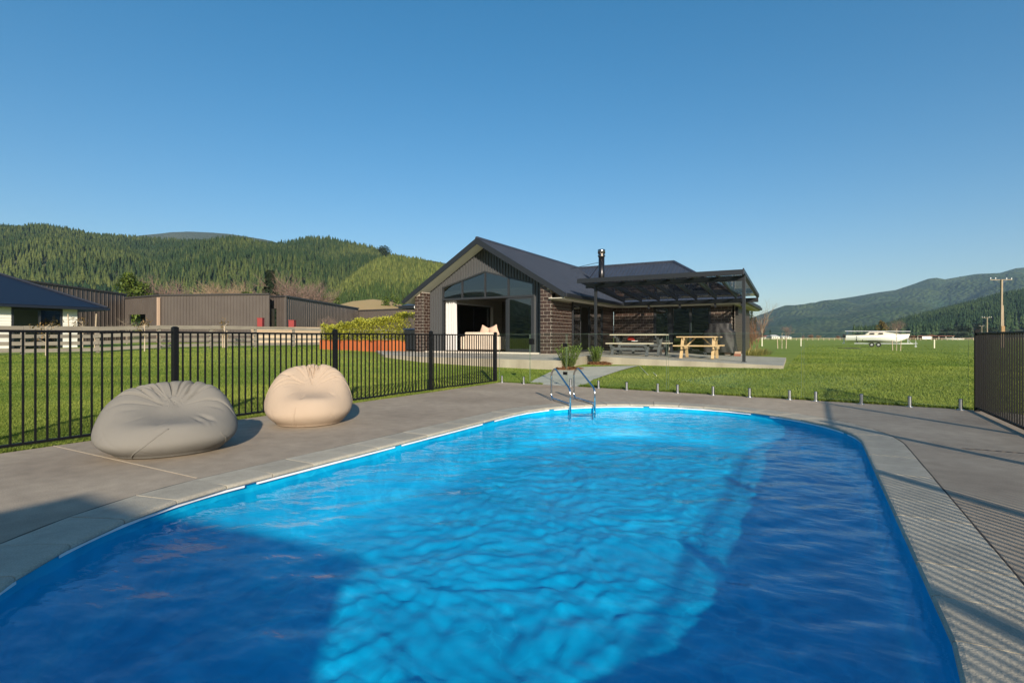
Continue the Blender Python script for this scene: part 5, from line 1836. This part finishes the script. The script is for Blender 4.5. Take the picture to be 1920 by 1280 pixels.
tag(o, 'flat dark cover lying in the grass left of the boat', 'cover')

# ================================================================ POWER POLES, FARM BUILDINGS
M_pole = pmat('pole_timber', (.27, .215, .15), (.33, .27, .19), 2, .9)
def power_pole(label, px, d, top_py, arm, double=False):
    b = onground(px, d=d)
    zt = at_d(px, top_py, d).z - b.z
    t = thing('power_pole', label, 'power pole', b, TH + .12, 'power poles')
    if double:
        part('pole', MB().bar((-.15, 0, -.3), (-.06, 0, zt), .15, .2), M_pole, t)
        part('pole', MB().bar((.20, 0, -.3), (.06, 0, zt * .62), .10, .16), M_pole, t)
        part('base_wrap', MB().box(-.21, .24, -.12, .12, 1.7, 2.5), pmat('rust_band', (.27, .17, .08), rough=.8), t)
    else:
        part('pole', MB().tube([(0, 0, -.3), (0, 0, zt)], [.15, .10], 8), M_pole, t)
    c = part('cross_arm', MB().bar((-arm, .12, zt - .05), (arm, .12, zt + .02), .06, .075), M_pole, t)
    part('brace', MB().bar((-arm * .55, .12, zt - .08), (0, .12, zt - .40), .04, .05).bar((arm * .55, .12, zt - .08), (0, .12, zt - .40), .04, .05), M_zinc, t)
    for x in (-arm * .95, -arm * .5, arm * .5, arm * .95):
        part('insulator', MB().lathe([(.03, 0), (.06, .05), (.05, .10), (.06, .14), (.02, .18)], 8, (x, .12, zt + .05)), M_white, c)
    return t
power_pole('near double-legged wooden power pole behind the right fence', 1879, 62, 524, 1.45, True)
power_pole('middle distance power pole left of the large one', 1851, 140, 595, 1.45)
power_pole('farthest small power pole, left of the other two', 1841, 245, 611, 1.4)
def low_building(name, label, px0_, px1_, d, z1_, depth, mw, mr, roof=.8, openf=False, group=None):
    a, b = at_d(px0_, 633, d), at_d(px1_, 633, d)
    L = (b - a).length
    t = thing(name, label, 'building', (a.x, a.y, -.02), TH, group)
    if openf:
        for k in range(6):
            part('post', MB().box(L * k / 5 - .1, L * k / 5 + .1, 0, .2, 0, z1_), mw, t)
        part('wall', MB().box(0, L, depth - .2, depth, 0, z1_), M_dark, t)
        part('roof', MB().slab([(-.5, -.6, z1_ + .25), (L + .5, -.6, z1_ + .25), (L + .5, depth + .3, z1_ + .1), (-.5, depth + .3, z1_ + .1)], .2), mr, t)
        part('side_panel', MB().box(L * .12, L * .38, -.15, -.02, .3, z1_ - .1), M_white, t)
    else:
        part('wall', MB().box(0, L, 0, depth, 0, z1_), mw, t)
        part('roof', MB().add([(-.4, -.4, z1_), (L + .4, -.4, z1_), (L + .4, depth + .4, z1_), (-.4, depth + .4, z1_), (L * .15, depth / 2, z1_ + roof), (L * .85, depth / 2, z1_ + roof)], [(0, 1, 5, 4), (1, 2, 5), (2, 3, 4, 5), (3, 0, 4)]), mr, t)
        for k in range(3):
            part('window', MB().box(L * (.15 + .28 * k), L * (.27 + .28 * k), -.03, -.005, z1_ * .4, z1_ * .8), M_dark, t)
    return t
M_rusty = pmat('red_iron_roof', (.28, .10, .07), rough=.8)
M_galvr = pmat('pale_iron_roof', (.60, .58, .54), rough=.6)
low_building('farm_shelter', 'long open-fronted farm shelter with a rusty roof right of the boat', 1721, 1787, 330, 2.1, 8, M_wb, M_rusty, openf=True)
low_building('farmhouse', 'white farmhouse with a pale roof in the distance right of the pergola', 1447, 1462, 400, 2.0, 9, M_wb, M_galvr, 1.3)
low_building('farmhouse', 'low red-roofed farm building left of the distant white farmhouse', 1430, 1447, 420, 1.7, 8, M_wb, M_rusty, 1.3)
low_building('farmhouse', 'small pale farm building right of the distant white farmhouse', 1468, 1484, 410, 1.6, 8, M_wb, M_galvr, 1.0)
tp = at_d(1786, 633, 330)
tk = thing('water_tank', 'round pale silver tank right of the farm shelter', 'tank', (tp.x, tp.y, -.05))
part('shell', MB().lathe([(5.6, 0), (5.6, .55), (5.5, .6)], 40), M_galvr, tk)
part('lid', MB().lathe([(5.55, .6), (2.5, .85), (.3, .92)], 40), M_galvr, tk)
# far farm fence: posts and a rail along the field edge
ff = thing('farm_fence', 'pale distant farm fence along the far edge of the right field', 'fence', tuple(at_d(1640, 633, 240)))
a, b = at_d(1400, 633, 230), at_d(2000, 633, 240)
za = -.02
for k in range(61):
    p = a.lerp(b, k / 60)
    part('post', MB().box(p.x - .09, p.x + .09, p.y - .09, p.y + .09, za - .3, za + 1.05), M_stake, ff, True)
for h_ in (.45, .95):
    part('rail', MB().bar((a.x, a.y, h_), (b.x, b.y, h_), .05, .10), M_stake, ff, True)
for k, (px, d, h_, mt) in enumerate(((1520, 300, 3.4, M_redtw), (1535, 310, 3.0, M_tanbark), (1572, 300, 2.6, M_redtw), (1505, 330, 2.6, M_pinkbark), (1712, 300, 3.0, M_redtw), (1745, 380, 4.5, M_redtw), (1600, 320, 2.4, M_pinkbark))):
    bare_tree('hedgerow_shrub', ['russet hedgerow shrub, widest one left of the boat', 'tan hedgerow shrub beside the widest russet one', 'russet hedgerow shrub just left of the boat stern', 'pinkish hedgerow shrub nearest the farmhouses', 'russet hedgerow shrub just right of the boat', 'russet hedgerow shrub behind the farm shelter', 'pinkish hedgerow shrub directly behind the boat stern'][k], onground(px, d=d), h_, .10, 4, mt, 120 + k, .95, (3, 5), 5, 'hedgerow shrubs across the right field', 'shrub')
for k, (px, d, h_, w_) in enumerate(((1778, 420, 9.5, 5), (1795, 430, 12, 6), (1812, 425, 10, 6), (1836, 420, 13, 6), (1858, 440, 12, 6), (1765, 450, 7, 4))):
    leafy_tree('shelter_tree', ['dark shelter tree above the farm shelter, left end', 'dark shelter tree above the silver tank', 'dark shelter tree right of the silver tank', 'tall dark shelter tree behind the small power poles', 'dark shelter tree between the poles behind the right fence', 'low dark shelter tree at the left end of its row'][k], onground(px, d=d), h_, w_ * .8, 16, 1100, 1.1, M_conif, 130 + k, low=.08, group='shelter trees at the foot of the right hill')

# ================================================================ HILLS AND FOREST
def vnoise(x, y, seed):
    """smooth value noise (numpy)"""
    r = np.random.default_rng(seed)
    tab = r.random((64, 64))
    xi, yi = np.floor(x).astype(int), np.floor(y).astype(int)
    fx, fy = x - xi, y - yi
    fx, fy = fx * fx * (3 - 2 * fx), fy * fy * (3 - 2 * fy)
    g = lambda i, j: tab[i % 64, j % 64]
    return (g(xi, yi) * (1 - fx) + g(xi + 1, yi) * fx) * (1 - fy) + (g(xi, yi + 1) * (1 - fx) + g(xi + 1, yi + 1) * fx) * fy - .5
def fbm(x, y, seed, o=4):
    s = 0
    for k in range(o):
        s = s + vnoise(x * 2 ** k, y * 2 ** k, seed + k) / 2 ** k
    return s
class Hill:
    """hill seen from the site: a ridge line (px, py, depth) and a foot at depth d0"""
    def __init__(h, pts, d0, z0, power, rough, seed, scale=180.0, spur=0.0):
        h.px = np.array([p[0] for p in pts], float)
        h.py = np.array([p[1] for p in pts], float)
        h.dr = np.array([p[2] for p in pts], float)
        h.d0, h.z0, h.power, h.rough, h.seed, h.scale, h.spur = d0, z0, power, rough, seed, scale, spur
    def pos(h, px, s):
        py, dr = np.interp(px, h.px, h.py), np.interp(px, h.px, h.dr)
        zr = H + (HY - py) / F * dr
        d = h.d0 + (dr - h.d0) * s
        u = (px - 960) / F
        x, y = (-S + u * C) * d, (C + u * S) * d
        sc_ = np.clip(s, 0, 1)
        z = h.z0 + (zr - h.z0) * np.where(s <= 1, sc_ ** h.power, 1 - .35 * (s - 1) / .5)
        w = np.clip(s * 1.2, 0, 1) * np.clip((1 - s) * 4, 0, 1)
        nz = fbm(x / h.scale, y / h.scale, h.seed)
        z = z + w * h.rough * nz * (zr - h.z0)
        if h.spur:
            a = px / h.spur + 1.2 * vnoise(x / 300, y / 300, h.seed + 9)
            z = z + w * .16 * (zr - h.z0) * np.abs(np.sin(a)) - w * .08 * (zr - h.z0)
        return x, y, z
    def mesh(h, name, ncol, nrow, smax=1.5):
        P, Sg = np.meshgrid(np.linspace(h.px[0], h.px[-1], ncol), np.linspace(0, smax, nrow))
        x, y, z = h.pos(P, Sg)
        V = np.stack([x, y, z], -1).reshape(-1, 3)
        ii, jj = np.meshgrid(np.arange(ncol - 1), np.arange(nrow - 1))
        q = (jj * ncol + ii).ravel()
        me = np_mesh(name, V, np.stack([q, q + 1, q + ncol + 1, q + ncol], 1))
        smooth(me)
        return me
def conifer_template(seed, layers=5, n=9):
    r = np.random.default_rng(seed)
    V, Fq = [], []
    for k in range(layers):
        f = k / layers
        zt = 1.0 if k == layers - 1 else min(1.0, f + .42)
        zb = .08 + f * .86
        rad = .5 * (1 - f) ** .85 + .05
        o = len(V)
        V.append((r.normal() * .02, r.normal() * .02, zt))
        a0 = r.uniform(0, 6.28)
        for i in range(n):
            a = a0 + 2 * math.pi * i / n
            q = rad * (1.0 if i % 2 else .62) * r.uniform(.8, 1.15)
            V.append((math.cos(a) * q, math.sin(a) * q, zb - (.05 if i % 2 else -.03) + r.normal() * .02))
        for i in range(n):
            Fq.append((o, o + 1 + i, o + 1 + (i + 1) % n))
    return np.array(V), np.array(Fq)
TEMPL = [conifer_template(s) for s in range(5)]
TEMPL_LO = [conifer_template(s + 20, 3, 7) for s in range(4)]
def plant(name, label, hill, n, px0, px1, hmin, hmax, wr, mat, seed, smin=.0, smax=1.02, templ=None, mask=None, tint=None):
    r = np.random.default_rng(seed)
    tm = templ or TEMPL
    px = r.uniform(px0, px1, n)
    s = r.uniform(smin ** 2, smax ** 2, n) ** .5
    x, y, z = hill.pos(px, s)
    keep_ = np.ones(n, bool)
    if mask is not None:
        keep_ = mask(px, s, x, y, r)
    px, s, x, y, z = px[keep_], s[keep_], x[keep_], y[keep_], z[keep_]
    n = len(x)
    patch = fbm(x / 90, y / 90, seed + 3)
    hh = r.uniform(hmin, hmax, n) * (1 + .35 * patch)
    ww = hh * r.uniform(wr * .8, wr * 1.25, n)
    rot = r.uniform(0, 6.28, n)
    tn = np.clip((.40 if tint is None else tint) + 1.1 * patch + r.normal(0, .24, n), 0, 1)
    kind = r.integers(0, len(tm), n)
    Vs, Fs, Ts, off = [], [], [], 0
    for k, (tv, tf_) in enumerate(tm):
        m = np.where(kind == k)[0]
        if not len(m): continue
        c, sn = np.cos(rot[m])[:, None], np.sin(rot[m])[:, None]
        vx = (tv[None, :, 0] * c - tv[None, :, 1] * sn) * ww[m][:, None] + x[m][:, None]
        vy = (tv[None, :, 0] * sn + tv[None, :, 1] * c) * ww[m][:, None] + y[m][:, None]
        vz = tv[None, :, 2] * hh[m][:, None] + z[m][:, None] - .5
        Vs.append(np.stack([vx, vy, vz], -1).reshape(-1, 3))
        Fs.append((tf_[None] + (np.arange(len(m)) * len(tv))[:, None, None] + off).reshape(-1, 3))
        Ts.append(np.repeat(tn[m], len(tv)))
        off += len(m) * len(tv)
    me = np_mesh(name, np.concatenate(Vs), np.concatenate(Fs), np.concatenate(Ts))
    tag(link(name, me, mat), label, 'forest', kind='stuff')
M_pineA = pmat('pine_forest', (.020, .042, .013), (.085, .105, .028), rough=.85, attr='tint', spec=.2)
M_pineC = pmat('young_pines', (.034, .060, .014), (.12, .14, .034), rough=.85, attr='tint', spec=.2)
M_pineF = pmat('dark_pine_forest', (.018, .042, .018), (.045, .075, .026), rough=.85, attr='tint', spec=.2)
M_hillA = pmat('forest_floor', (.040, .050, .018), (.075, .080, .026), .02, .95, coords='Object')
M_hillC = pmat('scrubby_slope', (.045, .06, .018), (.085, .09, .03), .03, .95)
M_tanh = pmat('dry_grass_bank', (.40, .27, .11), (.33, .25, .10), .06, .95, .3, .5)
def forest_bump(name, c1, c2, s1, s2):
    m = pmat(name, c1, c2, s1, .95, spec=.1)
    nt = m.node_tree
    b = nt.nodes['Principled BSDF']
    tc = nt.nodes.new('ShaderNodeTexCoord')
    vo = nt.nodes.new('ShaderNodeTexVoronoi')
    vo.inputs['Scale'].default_value = s2
    bp_ = nt.nodes.new('ShaderNodeBump')
    bp_.inputs['Strength'].default_value = 1
    bp_.inputs['Distance'].default_value = 14
    bp_.invert = True
    nt.links.new(tc.outputs['Object'], vo.inputs['Vector'])
    nt.links.new(vo.outputs['Distance'], bp_.inputs['Height'])
    nt.links.new(bp_.outputs['Normal'], b.inputs['Normal'])
    return m
M_far = forest_bump('distant_forest', (.020, .050, .018), (.060, .085, .028), .006, .055)
M_farB = forest_bump('distant_bush', (.035, .050, .020), (.060, .068, .030), .006, .06)

A = Hill([(-700, 470, 800), (-400, 440, 900), (-150, 418, 900), (0, 428, 900), (60, 435, 900), (110, 442, 900), (180, 450, 900), (250, 453, 900), (330, 458, 900), (420, 461, 880), (500, 464, 860), (540, 461, 850), (570, 455, 840), (620, 455, 830), (660, 463, 810), (700, 477, 790), (740, 492, 760), (800, 507, 720), (870, 535, 680), (960, 580, 640), (1050, 628, 600)], 300, .2, 1.0, .16, 3, 170, 95)
tag(link('forest_hill', A.mesh('forest_hill', 170, 60), M_hillA), 'pine-covered hill rising behind the farm sheds', 'hill', kind='structure')
plant('pine_forest', 'dense pine forest covering the left hill', A, 21500, -430, 900, 8.5, 14.5, .37, M_pineA, 5, .02)
Cc = Hill([(560, 600, 420), (600, 578, 430), (640, 552, 450), (680, 522, 470), (710, 503, 480), (740, 496, 485), (770, 499, 485), (800, 506, 480), (840, 520, 470), (890, 545, 450), (950, 580, 430), (1010, 628, 420)], 210, .2, 1.0, .12, 8, 90, 60)
tag(link('spur_hill', Cc.mesh('spur_hill', 90, 50), M_hillC), 'lighter green spur with young pines behind the hedge', 'hill', kind='structure')
plant('young_pines', 'young pine plantation on the lighter spur', Cc, 4200, 575, 940, 7.0, 11, .42, M_pineC, 6, .06, tint=.36)
plant('roadside_pines', 'taller dark pines at the foot of the left hill', A, 500, -60, 330, 15, 21, .55, M_pineF, 7, .0, .16)
Tn = Hill([(590, 596, 190), (630, 572, 190), (660, 564, 190), (700, 560, 190), (730, 564, 190), (770, 575, 190), (820, 590, 190), (860, 620, 190)], 110, .2, .8, .05, 12, 40)
tag(link('dry_bank', Tn.mesh('dry_bank', 50, 24), M_tanh), 'bare straw-coloured bank above the farthest shed', 'bank', kind='structure')
for k, (px, d, h_, rr_) in enumerate(((722, 170, 3.6, 2.4), (735, 175, 4.4, 2.6), (748, 172, 3.4, 2.2), (628, 165, 3.6, 2.6), (610, 165, 3.4, 2.4))):
    b = at_d(px, 633, d)
    b.z = at_d(px, 590, d).z - .6
    leafy_tree('bush', ['olive bush on the dry bank, leftmost of the right-hand clump', 'tallest olive bush on the dry bank', 'olive bush on the dry bank nearest the gable', 'olive bush at the left end of the dry bank', 'small olive bush beside the bare pinkish trees'][k], b, h_ + 3, rr_, 14, 700, .5, M_leafg, 150 + k, low=.05, cat='bush', group='bushes on the dry bank')
b = at_d(721, 486, 560)
lt_ = leafy_tree('ridge_tree', 'lone spreading pine on the ridge above the spur', (b.x, b.y, b.z - 3), 17, 8.5, 22, 1300, 1.3, M_conif, 160, low=.55)
Bf = Hill([(-300, 520, 3200), (100, 462, 3200), (200, 448, 3200), (250, 443, 3200), (290, 437, 3200), (320, 433, 3200), (350, 432, 3200), (400, 435, 3200), (430, 438, 3200), (460, 443, 3200), (500, 449, 3200), (530, 457, 3200), (600, 470, 3200), (700, 492, 3000), (750, 490, 3000), (785, 484, 3000), (810, 487, 3000), (835, 492, 3000), (880, 505, 3000), (960, 545, 3000), (1100, 600, 3000), (1250, 630, 3000)], 1500, 0, 1.0, .10, 20, 420, 120)
tag(link('distant_range', Bf.mesh('distant_range', 240, 50), M_farB), 'far bush-clad range peeping over the left hills', 'hill', kind='structure')
E_ = Hill([(1300, 632, 3400), (1400, 604, 3400), (1430, 592, 3400), (1470, 580, 3400), (1500, 575, 3400), (1530, 570, 3400), (1560, 562, 3400), (1600, 556, 3400), (1640, 549, 3400), (1680, 543, 3400), (1710, 533, 3400), (1740, 522, 3400), (1755, 520, 3400), (1772, 523, 3400), (1800, 518, 3400), (1830, 513, 3400), (1875, 511, 3400), (1905, 502, 3400), (1960, 498, 3400), (2100, 490, 3300), (2400, 500, 3200), (2900, 540, 3000), (3600, 560, 3000)], 1500, 0, 1.1, .55, 33, 560, 62)
tag(link('mountain_range', E_.mesh('mountain_range', 420, 110), M_far), 'long forested mountain range on the right horizon', 'hill', kind='structure')
Ff = Hill([(1560, 637, 900), (1650, 622, 900), (1700, 606, 900), (1760, 590, 950), (1800, 580, 950), (1870, 563, 950), (1920, 553, 950), (2000, 540, 950), (2200, 530, 950), (2600, 560, 900)], 480, 0, 1.0, .10, 44, 150, 90)
tag(link('pine_hill', Ff.mesh('pine_hill', 110, 40), M_hillA), 'dark pine hill in front of the right mountain range', 'hill', kind='structure')
plant('dark_pines', 'dark pine forest on the right-hand hill', Ff, 4600, 1600, 2050, 11, 15, .40, M_pineF, 45, .0, templ=TEMPL_LO)
# hills all round the valley behind the camera
nA, nR = 220, 16
al = np.linspace(math.radians(75), math.radians(290), nA)
AL, SS = np.meshgrid(al, np.linspace(0, 1.4, nR))
er = .060 + .012 * np.sin(AL * 5.2 + .5) + .008 * np.sin(AL * 9.7 + 2) + .005 * np.sin(AL * 23) + .045 * np.exp(-((AL - 4.26) / .10) ** 2)
fade = np.clip((AL - math.radians(75)) / .3, .05, 1) * np.clip((math.radians(290) - AL) / .3, .05, 1)
R = 700 + 1500 * SS
Z = 2200 * er * fade * np.where(SS < 1, SS, 1 - .4 * (SS - 1)) + 40 * fade * fbm(AL * 9, SS * 4, 71) * np.clip(SS * 2, 0, 1)
# angle measured clockwise from the camera heading
X = R * (-S * np.cos(AL) + C * np.sin(AL))
Yb = R * (C * np.cos(AL) + S * np.sin(AL))
ii, jj = np.meshgrid(np.arange(nA - 1), np.arange(nR - 1))
q = (jj * nA + ii).ravel()
me = np_mesh('valley_hills', np.stack([X, Yb, Z - 2], -1).reshape(-1, 3), np.stack([q, q + 1, q + nA + 1, q + nA], 1))
smooth(me)
tag(link('valley_hills', me, M_far), 'forested hills closing the valley behind the viewer', 'hill', kind='structure')

# ================================================================ GRASS BLADES NEAR THE TERRACE
def grass(n, seed):
    r = np.random.default_rng(seed)
    px = r.uniform(-260, 2150, n * 3)
    inv = r.uniform(1 / 90.0, 1 / 5.0, n * 3)
    d = 1 / inv
    u = (px - 960) / F
    x, y = (-S + u * C) * d, (C + u * S) * d
    gl = GL0.y + (GL1.y - GL0.y) * (x - GL0.x) / (GL1.x - GL0.x)
    ok = ((x < -6.9) | (y > gl + .13) | (x > 2.8)) & (x > -29)
    ok &= ~((x > -16.8) & (x < -6.3) & (y > 14.35)) & ~((x > -6.6) & (x < -.7) & (y > 16.5))
    ok &= ~((x > -21) & (x < -15) & (y > 17.6)) & ~((x > -17.5) & (x < -1.8) & (y > 16))
    # keep the path clear
    poly = np.array(PATH)
    ins = np.zeros(len(x), bool)
    j = len(poly) - 1
    for i in range(len(poly)):
        xi, yi, xj, yj = *poly[i], *poly[j]
        c = ((yi > y) != (yj > y)) & (x < (xj - xi) * (y - yi) / (yj - yi + 1e-9) + xi)
        ins ^= c
        j = i
    ok &= ~ins
    x, y, d = x[ok][:n], y[ok][:n], d[ok][:n]
    ne = 26000
    f = r.random(ne)
    side = r.random(ne) < .5
    ex_ = np.where(side, DX0 - .02 - np.abs(r.normal(0, .05, ne)), DX0 + f * (DX1 - DX0))
    gy_ = GL0.y + (GL1.y - GL0.y) * (ex_ - GL0.x) / (GL1.x - GL0.x)
    ey_ = np.where(side, .5 + f * 11, gy_ + .13 + np.abs(r.normal(0, .05, ne)))
    pe = (side | (ex_ < -5.7) | (ex_ > -4.7))
    ex_, ey_ = ex_[pe], ey_[pe]
    x, y = np.concatenate([x, ex_]), np.concatenate([y, ey_])
    d = np.concatenate([d, np.hypot(ex_, ey_)])
    tall = np.concatenate([np.zeros(len(x) - len(ex_)), np.ones(len(ex_))])
    n = len(x)
    z = zg(x, y)
    patch = fbm(x * .8, y * .8, 5)
    hgt = r.uniform(.014, .036, n) * (1 + .8 * patch) * (1 + .012 * d) * (1 + .9 * tall)
    a = r.uniform(0, 6.28, n)
    w = .0022 + .0007 * np.minimum(d, 34)
    le = r.uniform(.1, .9, n) * hgt
    b = r.uniform(0, 6.28, n)
    dx, dy = np.cos(a) * w, np.sin(a) * w
    V = np.stack([np.stack([x - dx, y - dy, z - .004], 1), np.stack([x + dx, y + dy, z - .004], 1), np.stack([x + np.cos(b) * le, y + np.sin(b) * le, z + hgt], 1)], 1).reshape(-1, 3)
    mow = np.sin((x * math.cos(.62) - y * math.sin(.62)) * 3.2 + 3 * vnoise(x * .25, y * .25, 41))
    big = fbm(x * .22, y * .22, 43)
    T = np.repeat(np.clip(.46 + .45 * patch + .75 * big + .13 * mow + r.normal(0, .20, n), 0, 1), 3)
    me = np_mesh('grass_blades', V, np.arange(3 * n).reshape(-1, 3), T)
    m = pmat('grass_blade', (.085, .155, .018), (.275, .32, .06), rough=.6, attr='tint', transl=.35, spec=.25)
    tag(link('grass_blades', me, m), 'short mown grass blades on the lawn around the terrace', 'grass', kind='stuff')
grass(370000, 9)

# ================================================================ HAZE
hb = MB().box(-5200, 5200, -3200, 5200, -3.5, 640)
M_haze = bpy.data.materials.new('valley_haze')
M_haze.use_nodes = True
nt = M_haze.node_tree
nt.nodes.remove(nt.nodes['Principled BSDF'])
pv = nt.nodes.new('ShaderNodeVolumePrincipled')
pv.inputs['Color'].default_value = (.50, .74, 1.0, 1)
pv.inputs['Density'].default_value = .000075
pv.inputs['Anisotropy'].default_value = .0
nt.links.new(pv.outputs[0], nt.nodes['Material Output'].inputs['Volume'])
ho = link('haze', hb.mesh('haze'), M_haze)
tag(ho, 'thin bluish haze filling the valley', 'haze', kind='stuff')
